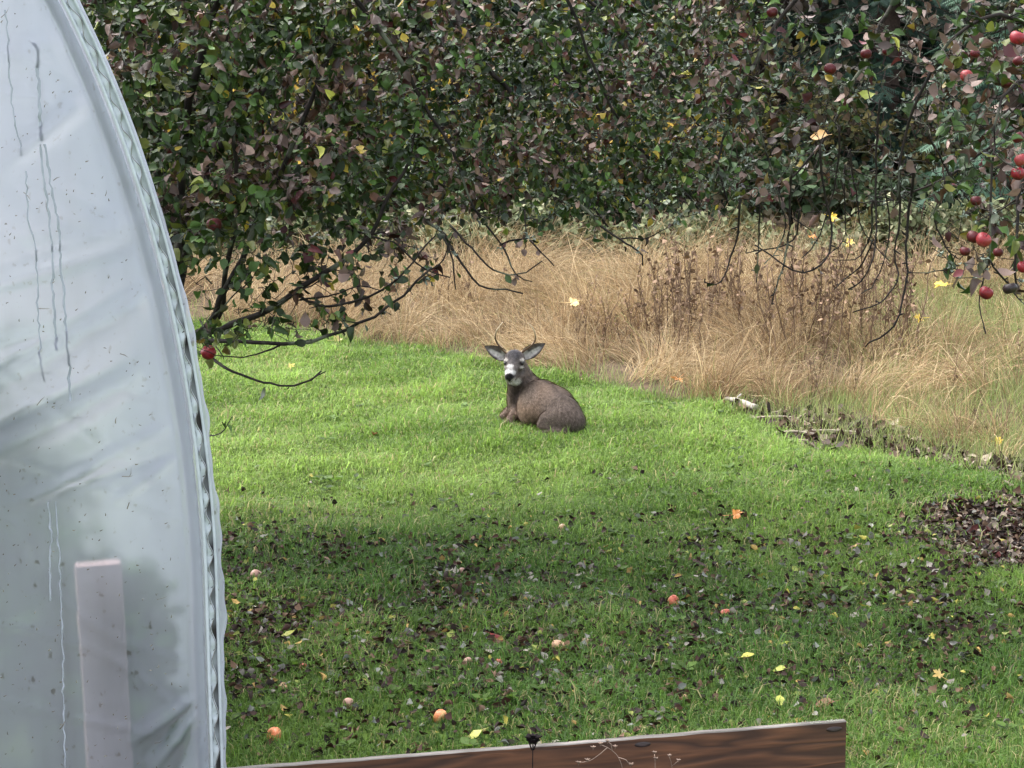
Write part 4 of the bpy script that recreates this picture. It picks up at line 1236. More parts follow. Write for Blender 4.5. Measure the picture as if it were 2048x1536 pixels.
def apple(me, p, diam, tilt, label, group, name='apple', stem=True):
    root = empty(name, tuple(p))
    root.rotation_euler = (random.uniform(-tilt, tilt), random.uniform(-tilt, tilt), random.uniform(0, 6.28))
    tag(root, label, 'apple', group)
    o = obj('flesh', me, root); o.scale = (diam,) * 3
    if stem:
        s = obj('stem', STEM, root); s.scale = (diam,) * 3
for px, py, r, D, mi, label in [
    (1933, 152, 25, 12.5, 1, 'single red apple hanging in front of the dark cedar, upper right'),
    (2035, 76, 30, 12.4, 0, 'large red apple hanging at the top right corner'),
    (2012, 166, 23, 12.6, 2, 'dark red apple below the corner apple, close to the right edge'),
    (2036, 122, 20, 12.7, 2, 'small red apple just under the large apple in the top right corner'),
    (1950, 107, 20, 12.9, 2, 'dull dark red apple above and left of the right edge apples'),
    (2042, 320, 26, 12.4, 1, 'bright pinkish red apple at right edge, upper of a touching pair'),
    (2036, 347, 28, 12.4, 0, 'dark red apple at right edge, lower of a touching pair'),
    (2036, 275, 24, 12.6, 2, 'shaded red apple above the touching pair at the right edge'),
    (1947, 474, 27, 12.4, 2, 'deep red apple, left of the pair hanging over the dry meadow'),
    (1967, 480, 30, 12.35, 1, 'bright red apple, right of the pair hanging over the dry meadow'),
    (1930, 503, 21, 12.5, 2, 'brownish red apple just below the pair over the meadow'),
    (1996, 505, 20, 12.5, 2, 'small dark apple right of the pair over the meadow'),
    (2046, 534, 24, 12.4, 0, 'red apple cut by the right edge above the green patch'),
    (1972, 586, 28, 12.4, 0, 'lowest red apple dangling alone on a thin twig'),
    (1660, 138, 24, 13.5, 2, 'dim red apple among bare twigs, upper right of the middle'),
    (1732, 108, 22, 13.8, 2, 'dark red apple half hidden by brown leaves near top right'),
    (1774, 102, 18, 13.9, 2, 'small dim red apple in the twigs below the top edge'),
    (1952, 402, 22, 12.9, 2, 'dusky red apple hanging above the meadow pair'),
    (1545, 25, 22, 13.6, 2, 'dark red apple near the top edge right of centre'),
    (417, 705, 30, 13.55, 0, 'bright red apple touching the greenhouse edge'),
    (428, 450, 30, 13.7, 2, 'dark wine red apple in the lower left foliage')]:
    apple(RED[mi], at(px, py, D), 2 * r / 2 / FPX * D * 1.05, 0.5, label, 'apples hanging in the trees')
apple(ROT, at(2020, 577, 12.4), 0.075, 0.4, 'blackened shrivelled apple hanging beside the lowest red apple', 'apples hanging in the trees', 'rotten_apple')
for px, py, r, mi, label in [
    (548, 1480, 16, 0, 'orange red windfall apple nearest the greenhouse foot'),
    (880, 1447, 15, 0, 'orange red windfall apple in the grass above the left half of the plank'),
    (997, 1343, 9, 1, 'small pinkish red windfall apple left of the pale round one'),
    (1117, 1306, 14, 2, 'pale tan rounded windfall apple in the shaded lawn'),
    (1347, 1196, 12, 1, 'bright red windfall apple in the shaded lawn, right of centre'),
    (1452, 1225, 11, 1, 'red windfall apple right of and just below the brightest red one'),
    (567, 1385, 9, 2, 'little orange tan windfall apple near the greenhouse foot'),
    (697, 1420, 12, 3, 'brownish pink windfall apple between the greenhouse and orange apple'),
    (513, 1163, 12, 3, 'pinkish windfall apple beside the greenhouse edge in the shade'),
    (1171, 1296, 8, 3, 'small brown windfall apple just right of the pale tan one'),
    (1125, 1063, 8, 2, 'tiny tan windfall apple on the lawn below the deer'),
    (925, 1147, 8, 3, 'small tan windfall apple in the leaf strewn shade, left of centre'),
    (1366, 1396, 10, 2, 'tan windfall apple in grass above the right half of the plank'),
    (935, 1345, 10, 3, 'brown pink windfall apple left of the small pinkish red one'),
    (606, 1350, 9, 1, 'dull orange windfall apple near fallen leaves at left')]:
    D = onground(px, py)[1]
    dia = 2 * r / FPX * D * 1.12
    p = onground(px, py); p[2] += 0.002 + dia * 0.20
    apple(FALL[mi], p, dia, 1.2, label, 'windfall apples on the lawn', 'windfall_apple')

# ------------------------------------------------------------------ fallen leaves
FALLPAL = {'dark': [(0.016, 0.010, 0.007), (0.026, 0.014, 0.010), (0.042, 0.018, 0.012)], 'pale': [(0.22, 0.21, 0.18), (0.16, 0.17, 0.14), (0.26, 0.23, 0.19)], 'yellow': [(0.34, 0.30, 0.06), (0.25, 0.28, 0.07), (0.42, 0.27, 0.09)], 'tan': [(0.12, 0.07, 0.04), (0.16, 0.095, 0.06), (0.09, 0.05, 0.03)]}
FALLLAB = {'dark': 'dark brown curled apple leaf lying on the lawn', 'pale': 'pale greyish upturned apple leaf lying on the lawn', 'yellow': 'yellow green fallen leaf lying on the lawn', 'tan': 'dull tan brown fallen leaf lying on the lawn'}
def build_fallen():
    pts, kinds = [], []
    while len(pts) < 8600:
        px = rng.uniform(440, 2060); py = rng.uniform(930, 1530)
        c = np.interp(py, [930, 1000, 1100, 1200, 1330, 1430, 1530], [0.05, 0.25, 0.7, 1.0, 0.75, 0.35, 0.15])
        c *= np.interp(px, [440, 900, 1300, 1600, 1850, 2048], [1.1, 1.0, 0.75, 0.75, 0.7, 0.35])
        if py < 1080: c *= np.interp(px, [440, 1000, 1400, 2048], [0.35, 0.4, 1.0, 1.6])
        q = onground(px, py)
        c *= 0.85 + 0.25 * np.clip(noise2(q[0], q[1], 2.6, 4), -1, 1)
        if rng.random() > c: continue
        if q[1] < np.interp(q[0], [BB[0], BA[0]], [BB[1], BA[1]]) + 0.1 and q[0] < BA[0]: continue
        if q[1] > edge_y(q[0]) - 0.1: continue
        pts.append(q); kinds.append(rng.choice(['dark', 'pale', 'yellow', 'tan'], p=[0.65, 0.14, 0.06, 0.15]))
    pts = np.array(pts); n = len(pts)
    acc = Acc()
    size = rng.uniform(0.024, 0.052, n)
    dirs = rng.normal(size=(n, 3)); dirs[:, 2] *= 0.25
    ups = np.array([0, 0, 0.8]) + rng.normal(0, 0.7, (n, 3))
    Rm = frames(dirs, ups)
    pos = pts + np.stack([np.zeros(n), np.zeros(n), rng.uniform(0.010, 0.040, n)], -1)
    ti = rng.integers(0, 5, n)
    show = size / pts[:, 1]
    order = np.argsort(-show)[:300]
    is_obj = np.zeros(n, bool); is_obj[order] = True
    C = np.array([np.array(FALLPAL[k][int(rng.integers(0, 3))]) for k in kinds]) * rng.uniform(0.7, 1.3, (n, 1))
    for k in range(5):
        m = (ti == k) & ~is_obj
        scatter(acc, LEAVES[k], pos[m], Rm[m], size[m], C[m])
    cache = {}
    for i in order:
        key = (int(ti[i]), kinds[i], int(rng.integers(0, 3)))
        if key not in cache:
            V, T, Q = LEAVES[key[0]]
            cache[key] = mesh_arrays('fallen_leaf', V, [T, Q], np.tile(np.array(FALLPAL[key[1]][key[2]]), (len(V), 1)), True, [M_WET])
        o = obj('fallen_leaf', cache[key])
        M = np.eye(4); M[:3, :3] = Rm[i] * size[i]; M[:3, 3] = pos[i]
        o.matrix_world = Matrix(M.tolist())
        tag(o, FALLLAB[kinds[i]], 'leaf', 'fallen ' + kinds[i] + ' leaves on the lawn')
    # leaf litter on the bare patch under the right tree
    m = 5200
    a = rng.uniform(0, 6.283, m); q = np.sqrt(rng.random(m)) * 1.25
    x = LIT[0] + 0.2 + 0.92 * q * np.cos(a); y = LIT[1] + 0.1 + 1.15 * q * np.sin(a)
    ok = litter_mask(x, y) > rng.random(m) * 0.6 + 0.02
    x, y = x[ok], y[ok]; m = len(x)
    P = np.stack([x, y, gz(x, y) + rng.uniform(0.003, 0.02, m)], -1)
    dirs = rng.normal(size=(m, 3)); dirs[:, 2] *= 0.25
    Rm = frames(dirs, np.array([0, 0, 1.0]) + rng.normal(0, 0.25, (m, 3)))
    pal = np.array([(0.018, 0.009, 0.006), (0.034, 0.014, 0.008), (0.065, 0.033, 0.018), (0.24, 0.19, 0.145), (0.10, 0.065, 0.04), (0.075, 0.016, 0.014)])  # the palest tone is painted in for glints on the litter
    C = pal[rng.choice(6, m, p=[0.28, 0.18, 0.14, 0.22, 0.12, 0.06])] * rng.uniform(0.7, 1.3, (m, 1))
    ti = rng.integers(0, 5, m); sz = rng.uniform(0.032, 0.065, m)
    acc2 = Acc()
    for k in range(5):
        s = ti == k
        scatter(acc2, LEAVES[k], P[s], Rm[s], sz[s], C[s])
    # dead leaves and scraps on the bare strip along the meadow's edge
    m = 5000
    x = rng.uniform(1.4, 4.3, m); y = edge_y(x) + rng.normal(0.42, 0.5, m)
    ok = dirt_mask(x, y) > rng.random(m)
    x, y = x[ok][:1400], y[ok][:1400]; m = len(x)
    P = np.stack([x, y, gz(x, y) + rng.uniform(0.004, 0.04, m)], -1)
    dirs = rng.normal(size=(m, 3)); dirs[:, 2] *= 0.3
    Rm = frames(dirs, np.array([0, 0, 1.0]) + rng.normal(0, 0.5, (m, 3)))
    pal2 = np.array([(0.03, 0.018, 0.013), (0.07, 0.042, 0.03), (0.15, 0.095, 0.065), (0.30, 0.24, 0.18), (0.05, 0.03, 0.02)])
    C = pal2[rng.integers(0, 5, m)] * rng.uniform(0.7, 1.3, (m, 1))
    ti = rng.integers(0, 5, m); sz = rng.uniform(0.04, 0.10, m)
    acc3 = Acc()
    for k in range(5):
        s_ = ti == k
        scatter(acc3, LEAVES[k], P[s_], Rm[s_], sz[s_], C[s_])
    tag(obj('dead_leaf_scraps', acc3.mesh('dead_leaf_scraps', [M_WET])), 'dead leaves and scraps on the bare strip between lawn and meadow', 'leaf litter', None, 'stuff')
    tag(obj('leaf_litter', acc2.mesh('leaf_litter', [M_WET])), 'thick dark leaf litter on bare earth at the right edge', 'leaf litter', None, 'stuff')
    tag(obj('fallen_leaves', acc.mesh('fallen_leaves', [M_WET])), 'many small fallen leaves scattered over the shaded lawn', 'leaves', None, 'stuff')
build_fallen()

# single big leaves one can point to
def big_leaf(tm, px, py, L, c, label, z=0.03, name='maple_leaf', D=None, up=(0, -0.5, 1)):
    V, T, Q = tm
    p = at(px, py, D) if D else onground(px, py) + np.array([0, 0, z])
    me = mesh_arrays(name, V, [T, Q], np.tile(c, (len(V), 1)), True, [M_LEAF])
    o = obj(name, me)
    R = frames(np.array([[random.gauss(0, 1), random.gauss(0, 0.6), random.gauss(0, 0.2)]]), np.array([up], float) + rng.normal(0, 0.15, (1, 3)))[0]
    M = np.eye(4); M[:3, :3] = R * L; M[:3, 3] = p
    o.matrix_world = Matrix(M.tolist())
    tag(o, label, 'leaf', 'big fallen maple leaves')
YEL, ORG = (0.75, 0.52, 0.05), (0.62, 0.24, 0.05)
for px, py, L, c, label, D in [
    (1885, 570, 0.19, YEL, 'large bright yellow maple leaf caught in the meadow at right', 23.2),
    (1840, 636, 0.15, YEL, 'yellow maple leaf caught below the large one in the meadow', 21.6),
    (1995, 882, 0.10, YEL, 'small yellow leaf in the dry grass near the right edge', 17.9),
    (1664, 434, 0.15, YEL, 'yellow leaf at the far end of the meadow below the twigs', 28.0),
    (1696, 486, 0.16, (0.7, 0.5, 0.1), 'pale yellow leaf in the far meadow behind the hanging twigs', 27.0),
    (1624, 472, 0.13, ORG, 'orange leaf in the far meadow left of the yellow ones', 27.4),
    (1145, 605, 0.17, (0.72, 0.5, 0.2), 'buff yellow leaf lying flat on the dry grass above the deer', 22.4),
    (1357, 757, 0.16, ORG, 'orange maple leaf at the meadow edge right of the deer', 20.3),
    (1655, 270, 0.11, (0.72, 0.42, 0.16), 'glowing pale orange leaf hanging alone among the bare twigs', 13.5),
    (672, 680, 0.13, (0.62, 0.5, 0.2), 'buff leaf where the lawn meets the meadow, left', 22.6)]:
    big_leaf(MAPLE if px != 1655 else LEAVES[0], px, py, L, np.array(c), label, D=D, up=(random.uniform(-0.7, 0.7), -0.7, random.uniform(0.3, 1.0)))
for px, py, L, c, label in [
    (580, 742, 0.13, (0.62, 0.5, 0.12), 'yellow leaf on the bright lawn near the low left branch'),
    (1010, 800, 0.13, (0.58, 0.52, 0.16), 'pale yellow leaf on the lawn at the left side of the deer'),
    (1580, 1294, 0.09, (0.50, 0.55, 0.08), 'lime yellow leaf in the shaded lawn at right'),
    (1725, 1233, 0.08, (0.55, 0.48, 0.06), 'golden leaf in the shaded lawn, right'),
    (1482, 1334, 0.07, (0.5, 0.46, 0.08), 'yellow leaf in the shaded lawn left of the lime one'),
    (1572, 1352, 0.08, (0.42, 0.45, 0.09), 'yellow green leaf right below the lime one'),
    (1470, 1046, 0.12, ORG, 'orange leaf on the lawn where the shade begins'),
    (1880, 1352, 0.09, (0.6, 0.42, 0.14), 'buff orange leaf on the lawn near the right edge'),
    (1668, 1414, 0.10, (0.20, 0.07, 0.02), 'rust brown leaf just above the right end of the plank'),
    (980, 1287, 0.09, (0.20, 0.02, 0.02), 'deep red leaf in the shaded lawn below the deer'),
    (897, 1114, 0.08, (0.17, 0.05, 0.03), 'red brown leaf in the shade left below the deer'),
    (1560, 1403, 0.07, (0.5, 0.52, 0.1), 'yellow leaf above the right part of the plank'),
    (590, 1285, 0.08, (0.42, 0.42, 0.08), 'yellowish leaf in the leafy shade by the greenhouse'),
    (965, 1480, 0.10, (0.55, 0.55, 0.14), 'curled pale yellow leaf just above the plank'),
    (748, 873, 0.08, (0.22, 0.09, 0.03), 'rusty leaf on the open lawn left of the deer')]:
    big_leaf(LEAVES[int(px) % 3] if px not in (1470, 1880, 580) else MAPLE, px, py, L, np.array(c), label, 0.045)

# pale cut branch lying at the lawn's edge
def build_stick():
    a = onground(1452, 811) + [0, 0, 0.05]; b = onground(1512, 833) + [0, 0, 0.06]
    acc = Acc()
    P = smooth_path(np.stack([a, (2 * a + b) / 3 + [0, 0, 0.012], (a + 2 * b) / 3 + [0, 0.01, 0.008], b]), 0.03)
    P = P + rng.normal(0, 0.002, P.shape)
    tube(acc, P - a, np.linspace(0.017, 0.026, len(P)), 9, (0.34, 0.30, 0.26))
    q = P[len(P) // 3] - a
    tube(acc, np.stack([q, q + [0.03, 0.05, 0.03], q + [0.05, 0.09, 0.035]]), [0.012, 0.009, 0.007], 6, (0.5, 0.44, 0.4))
    tag(obj('cut_branch', acc.mesh('cut_branch', [M_STALK]), None, a), 'pale cut branch lying along the edge between lawn and meadow', 'branch')
    for px, py, l in ((1560, 846, 0.2), (1660, 868, 0.26), (1590, 872, 0.15)):
        a = onground(px, py) + [0, 0, 0.03]
        acc = Acc()
        tube(acc, smooth_path(np.array([[-l, 0.02, 0], [0, 0, 0.015], [l, -0.03, 0]]), 0.05), 0.011, 6, (0.36, 0.30, 0.24))
        tag(obj('fallen_twig', acc.mesh('fallen_twig', [M_STALK]), None, a), {1560: 'short grey twig on the bare earth right of the pale branch', 1660: 'long grey twig on the bare earth at the meadow edge', 1590: 'small grey twig on the bare earth nearest the lawn'}[px], 'twig')
build_stick()

# ------------------------------------------------------------------ the deer
def surface_nets(vol, org, h):
    neg = vol < 0
    nx, ny, nz = vol.shape
    c = np.zeros((nx - 1, ny - 1, nz - 1), np.int8)
    for dx in (0, 1):
        for dy in (0, 1):
            for dz in (0, 1):
                c += neg[dx:nx - 1 + dx, dy:ny - 1 + dy, dz:nz - 1 + dz]
    act = (c > 0) & (c < 8)
    idx = -np.ones(act.shape, np.int64)
    cells = np.argwhere(act)
    idx[act] = np.arange(len(cells))
    acc = np.zeros((len(cells), 3)); cnt = np.zeros(len(cells))
    corners = [(a, b, d) for a in (0, 1) for b in (0, 1) for d in (0, 1)]
    for a in corners:
        for ax in range(3):
            if a[ax] == 0:
                b = list(a); b[ax] = 1
                va = vol[cells[:, 0] + a[0], cells[:, 1] + a[1], cells[:, 2] + a[2]]
                vb = vol[cells[:, 0] + b[0], cells[:, 1] + b[1], cells[:, 2] + b[2]]
                m = (va < 0) != (vb < 0)
                t = np.where(m, va / (va - vb + 1e-12), 0)
                p = np.array(a, float)[None] + np.zeros((len(cells), 1))
                p[:, ax] += t
                acc += np.where(m[:, None], p, 0); cnt += m
    V = org + (cells + acc / cnt[:, None]) * h
    quads = []
    for ax in range(3):
        o1, o2 = [(1, 2), (2, 0), (0, 1)][ax]
        sl0 = [slice(None)] * 3; sl1 = [slice(None)] * 3
        sl0[ax] = slice(0, -1); sl1[ax] = slice(1, None)
        a = neg[tuple(sl0)]; b = neg[tuple(sl1)]
        e = np.argwhere(a != b)
        ok = (e[:, o1] > 0) & (e[:, o2] > 0) & (e[:, o1] < vol.shape[o1] - 1) & (e[:, o2] < vol.shape[o2] - 1)
        e = e[ok]
        flip = a[e[:, 0], e[:, 1], e[:, 2]]
        def cell(d1, d2):
            q = e.copy(); q[:, o1] -= d1; q[:, o2] -= d2
            return idx[q[:, 0], q[:, 1], q[:, 2]]
        Q = np.stack([cell(1, 1), cell(0, 1), cell(0, 0), cell(1, 0)], -1)
        Q[~flip] = Q[~flip][:, ::-1]
        quads.append(Q)
    return V, np.concatenate(quads)

def build_deer():
    base = onground(1090, 866)
    root = empty('deer', tuple(base))
    tag(root, 'grey brown buck lying on the lawn, head turned to the camera', 'deer')
    # everything below in metres: x right, y away from the camera, z up
    h = 0.0062
    lo = np.array([-0.42, -0.45, -0.03]); hi = np.array([0.40, 0.66, 0.62])
    ax = [np.arange(lo[k], hi[k], h, dtype=np.float32) for k in range(3)]
    X, Y, Z = np.meshgrid(*ax, indexing='ij')
    vol = np.full(X.shape, 9.0, np.float32)
    def smin(a, b, k):
        t = np.maximum(k - np.abs(a - b), 0) / k
        return np.minimum(a, b) - t * t * k * 0.25
    def cone_(a, b, ra, rb, k=0.04, sx=1.0):
        nonlocal vol
        a = np.array(a, np.float32); b = np.array(b, np.float32)
        r = max(ra, rb) + 0.12
        l = np.minimum(a, b) - r; u = np.maximum(a, b) + r
        s = tuple(slice(max(0, int((l[i] - lo[i]) / h)), max(0, int((u[i] - lo[i]) / h) + 1)) for i in range(3))
        x, y, z = X[s], Y[s], Z[s]
        d = b - a; L2 = float(d @ d) + 1e-9
        t = np.clip(((x - a[0]) * d[0] + (y - a[1]) * d[1] + (z - a[2]) * d[2]) / L2, 0, 1)
        q = np.sqrt((x - a[0] - t * d[0]) ** 2 + (y - a[1] - t * d[1]) ** 2 + (z - a[2] - t * d[2]) ** 2) - (ra + (rb - ra) * t)
        vol[s] = smin(vol[s], q, k)
    def ball_(c, r, k=0.04):
        """ellipsoid with radii r"""
        nonlocal vol
        c = np.array(c, np.float32); r = np.array(r, np.float32)
        l = c - r - 0.12; u = c + r + 0.12
        s = tuple(slice(max(0, int((l[i] - lo[i]) / h)), max(0, int((u[i] - lo[i]) / h) + 1)) for i in range(3))
        x, y, z = (X[s] - c[0]) / r[0], (Y[s] - c[1]) / r[1], (Z[s] - c[2]) / r[2]
        k0 = np.sqrt(x * x + y * y + z * z); k1 = np.sqrt((x / r[0]) ** 2 + (y / r[1]) ** 2 + (z / r[2]) ** 2)
        vol[s] = smin(vol[s], (k0 * (k0 - 1) / (k1 + 1e-6)).astype(np.float32), k)
    cone, ball = cone_, ball_
    # trunk: pelvis (near, right) - loin - ribs - shoulders (far, left)
    pel, loin, rib, sho = (0.135, -0.10, 0.150), (0.065, 0.08, 0.155), (-0.02, 0.25, 0.160), (-0.105, 0.42, 0.160)
    cone(pel, loin, 0.128, 0.148, 0.06)
    cone(loin, rib, 0.150, 0.158, 0.06)
    cone(rib, sho, 0.158, 0.125, 0.06)
    cone((0.120, -0.12, 0.225), (0.045, 0.10, 0.262), 0.05, 0.05, 0.04)     # spine over the hips and loin
    cone((0.045, 0.10, 0.262), (-0.085, 0.40, 0.262), 0.05, 0.05, 0.05)
    ball((-0.105, 0.14, 0.125), (0.105, 0.17, 0.125), 0.06)                  # belly on the near left side
    ball((-0.06, 0.20, 0.17), (0.12, 0.17, 0.15), 0.06)
    # left thigh folded against the body, stifle forward, hock back
    cone((0.13, -0.17, 0.138), (0.03, -0.15, 0.100), 0.100, 0.078, 0.018)
    ball((0.170, -0.17, 0.100), (0.125, 0.13, 0.100), 0.05)
    cone((-0.01, -0.15, 0.07), (0.14, -0.27, 0.04), 0.052, 0.034, 0.02)
    cone((0.14, -0.27, 0.04), (-0.06, -0.24, 0.022), 0.030, 0.017, 0.012)
    cone((-0.06, -0.24, 0.022), (-0.11, -0.23, 0.016), 0.019, 0.016, 0.01)
    cone((0.25, -0.13, 0.09), (0.275, -0.17, 0.04), 0.035, 0.022, 0.03)      # tail tucked down
    # shoulder, brisket and folded forelegs
    ball((-0.165, 0.37, 0.15), (0.085, 0.11, 0.15), 0.05)
    cone((-0.185, 0.42, 0.22), (-0.20, 0.36, 0.09), 0.085, 0.075, 0.05)
    cone((-0.195, 0.34, 0.10), (-0.265, 0.13, 0.052), 0.055, 0.032, 0.03)
    ball((-0.272, 0.11, 0.045), (0.034, 0.036, 0.034), 0.02)
    cone((-0.265, 0.10, 0.032), (-0.185, 0.06, 0.022), 0.022, 0.017, 0.012)
    cone((-0.185, 0.06, 0.022), (-0.14, 0.055, 0.018), 0.021, 0.018, 0.01)
    cone((-0.22, 0.50, 0.09), (-0.31, 0.36, 0.045), 0.05, 0.03, 0.03)
    # neck rising and turning back
    cone((-0.135, 0.42, 0.25), (-0.195, 0.37, 0.385), 0.106, 0.073, 0.06)
    cone((-0.195, 0.37, 0.385), (-0.213, 0.285, 0.475), 0.073, 0.062, 0.04)
    cone((-0.20, 0.34, 0.19), (-0.215, 0.27, 0.37), 0.078, 0.064, 0.05)
    ball((-0.225, 0.20, 0.365), (0.060, 0.065, 0.060), 0.035)               # throat
    # head: cranium, brow, tapering muzzle, jaw
    HC, HS = np.array([-0.232, 0.215, 0.492]), 1.17
    def hp(p): return tuple(HC + (np.array(p) - HC) * HS)
    cone = lambda a, b, ra, rb, k: cone_(hp(a), hp(b), ra * HS, rb * HS, k)
    ball = lambda c, r, k: ball_(hp(c), tuple(np.array(r) * HS), k)
    ball((-0.228, 0.215, 0.500), (0.067, 0.085, 0.064), 0.03)
    cone((-0.231, 0.190, 0.500), (-0.252, 0.075, 0.450), 0.053, 0.035, 0.025)
    cone((-0.252, 0.075, 0.450), (-0.262, 0.020, 0.422), 0.035, 0.0295, 0.02)
    cone((-0.226, 0.200, 0.440), (-0.256, 0.045, 0.408), 0.045, 0.026, 0.025)
    for sx, ex in ((-1, -0.285), (1, -0.180)):                               # brow over each eye, cheek below
        ball((ex - sx * 0.006, 0.155, 0.502), (0.019, 0.022, 0.013), 0.018)
        ball((ex - sx * 0.012, 0.150, 0.462), (0.020, 0.030, 0.018), 0.025)
    V, Q = surface_nets(vol, lo, h)
    # --- coat colours, by where on the animal
    x, y, z = V[:, 0], V[:, 1], V[:, 2]
    nz1 = noise2(x * 9 + z * 5, y * 9 - z * 7, 1.3, 1)[:, None]
    body = np.array([0.190, 0.138, 0.106]); grey = np.array([0.118, 0.092, 0.078]); warm = np.array([0.245, 0.168, 0.118]); dark = np.array([0.05, 0.037, 0.031])
    C = np.tile(body, (len(V), 1))
    def blend(c, w):
        nonlocal C
        w = np.clip(w, 0, 1)[:, None]
        C = C * (1 - w) + np.array(c) * w
    def blob(c, r):
        q = np.sqrt(sum(((V[:, k] - c[k]) / (r[k] if hasattr(r, '__len__') else r)) ** 2 for k in range(3)))
        return np.clip(1.6 - 1.6 * q, 0, 1)
    back = np.array([0.065 - 0.47 * 0, 0, 0])
    along = (-(x - 0.135) * 0.44 + (y + 0.10) * 0.90)                         # 0 at the pelvis, 0.6 at the shoulders
    blend(grey, np.clip((0.22 - along) / 0.22, 0, 1) * 0.9)                  # greyer hindquarters
    blend(warm, blob((-0.13, 0.05, 0.14), (0.13, 0.25, 0.14)) * 0.9)         # warm flank and belly
    spine_x = np.interp(y, [-0.15, 0.10, 0.42], [0.125, 0.05, -0.09])
    blend(dark, np.clip(1 - np.abs(x - spine_x) / 0.045, 0, 1) * np.clip((z - 0.25) / 0.05, 0, 1) * 0.75)
    neckw = np.clip((z - 0.26) / 0.06, 0, 1) * np.clip((-0.06 - x) / 0.04, 0, 1)
    blend((0.135, 0.105, 0.085), neckw * 0.9)
    blend((0.075, 0.052, 0.045), blob((-0.215, 0.30, 0.22), (0.08, 0.16, 0.16)) * 0.8)     # dark brisket
    blend((0.06, 0.045, 0.04), np.clip(1 - np.abs(x + 0.175) / 0.03, 0, 1) * np.clip((0.36 - z) / 0.1, 0, 1) * np.clip((y - 0.12) / 0.08, 0, 1) * 0.3)
    blend((0.265, 0.205, 0.165), blob((-0.11, 0.12, 0.23), (0.10, 0.16, 0.13)) * 0.8)         # light upper flank
    blend((0.05, 0.037, 0.033), blob((-0.215, 0.27, 0.23), (0.07, 0.12, 0.14)) * 0.9)          # dark fore neck against it
    VB = V
    V = np.where((np.clip((0.34 - y) / 0.05, 0, 1) * (z > 0.33) * (x < -0.1))[:, None] > 0.5, HC + (V - HC) / HS, V)
    head = np.clip((0.31 - y) / 0.05, 0, 1) * np.clip((z - 0.375) / 0.03, 0, 1) * np.clip((-0.13 - x) / 0.03, 0, 1)
    blend((0.105, 0.09, 0.085), head * 0.9)
    blend((0.034, 0.032, 0.036), blob((-0.232, 0.165, 0.545), (0.06, 0.10, 0.055)) * head)    # dark forehead
    blend((0.055, 0.050, 0.052), blob((-0.245, 0.13, 0.525), (0.035, 0.08, 0.04)) * head)
    blend((0.07, 0.055, 0.047), blob((-0.195, 0.11, 0.44), (0.04, 0.06, 0.035)) * 0.9)        # dark cheek
    blend((0.52, 0.50, 0.48), blob((-0.262, 0.035, 0.447), (0.050, 0.040, 0.026)) * 1.5)
    blend((0.50, 0.48, 0.46), blob((-0.256, 0.070, 0.472), (0.027, 0.045, 0.030)) * 1.4)
    blend((0.065, 0.058, 0.058), blob((-0.245, 0.11, 0.500), (0.030, 0.05, 0.032)) * 1.2)       # white band over the muzzle
    blend((0.55, 0.52, 0.47), blob((-0.255, 0.045, 0.392), (0.05, 0.07, 0.034)) * 1.3)        # chin
    blend((0.60, 0.58, 0.53), blob((-0.232, 0.150, 0.352), (0.070, 0.09, 0.052)) * 1.5)       # white throat
    for sx, ex in ((-1, -0.290), (1, -0.176)):
        blend((0.36, 0.33, 0.30), blob((ex, 0.135, 0.511), (0.024, 0.05, 0.013)) * 1.3)       # pale brow
        blend((0.36, 0.33, 0.29), blob((ex, 0.125, 0.465), (0.026, 0.05, 0.012)) * 1.2)       # pale under the eye
        blend((0.02, 0.016, 0.015), blob((ex + sx * 0.0, 0.13, 0.489), (0.030, 0.05, 0.016)) * 1.7)
    blend((0.012, 0.011, 0.012), blob((-0.264, -0.005, 0.426), (0.036, 0.032, 0.026)) * 1.8)  # nose
    blend((0.02, 0.018, 0.018), blob((-0.262, -0.008, 0.402), (0.013, 0.03, 0.03)) * 1.5)
    blend((0.22, 0.17, 0.13), blob((-0.265, 0.10, 0.04), (0.06, 0.08, 0.05)) * 0.7)
    blend((0.018, 0.014, 0.013), blob((0.275, -0.17, 0.045), (0.04, 0.05, 0.05)) * 1.4)       # tail
    blend((0.035, 0.028, 0.026), blob((0.10, -0.10, 0.10), (0.03, 0.2, 0.03)) * 0.0)
    V = VB
    C = np.clip(C * (1 + 0.14 * nz1), 0.008, 0.8)
    # --- ears, part of the same body mesh
    acc = Acc()
    acc.add(V, None, Q, C)
    def ear(b, tip, width, face, sign):
        b = np.array(b); tip = np.array(tip)
        d = tip - b; L = np.linalg.norm(d); d = d / L
        f = norm(np.array(face) - d * (np.array(face) @ d)); s = np.cross(f, d)
        nu, nv = 11, 9
        rows_in, rows_out, ci, co = [], [], [], []
        for i in range(nu):
            u = i / (nu - 1)
            w = width * (math.sin(math.pi * min(1, u * 0.86 + 0.16)) ** 0.75) * (1 - 0.25 * u)
            if i == nu - 1: w = 0.003
            cup = 0.75 * (1 - 0.75 * u)
            for j in range(nv):
                v = -1 + 2 * j / (nv - 1)
                p = b + d * (L * u) + s * (w * v) + f * (cup * w * (v * v - 0.55) + 0.012 * math.sin(u * 3))
                rows_in.append(p); rows_out.append(p - f * 0.006)
                rim = abs(v) > 0.8 or u > 0.9
                inner = np.array([0.11, 0.095, 0.09])
                if rim: inner = np.array([0.022, 0.018, 0.018])
                elif v * sign > -0.25 and v * sign < 0.55 and u < 0.72: inner = np.array([0.52, 0.48, 0.45]) if (u < 0.6) else np.array([0.36, 0.33, 0.31])
                elif u < 0.3: inner = np.array([0.45, 0.42, 0.38])
                elif v * sign < -0.3: inner = np.array([0.13, 0.10, 0.09])
                ci.append(inner); co.append((0.07, 0.055, 0.05))
        n = nu * nv
        Vv = np.array(rows_in + rows_out); Cc = np.array(ci + co)
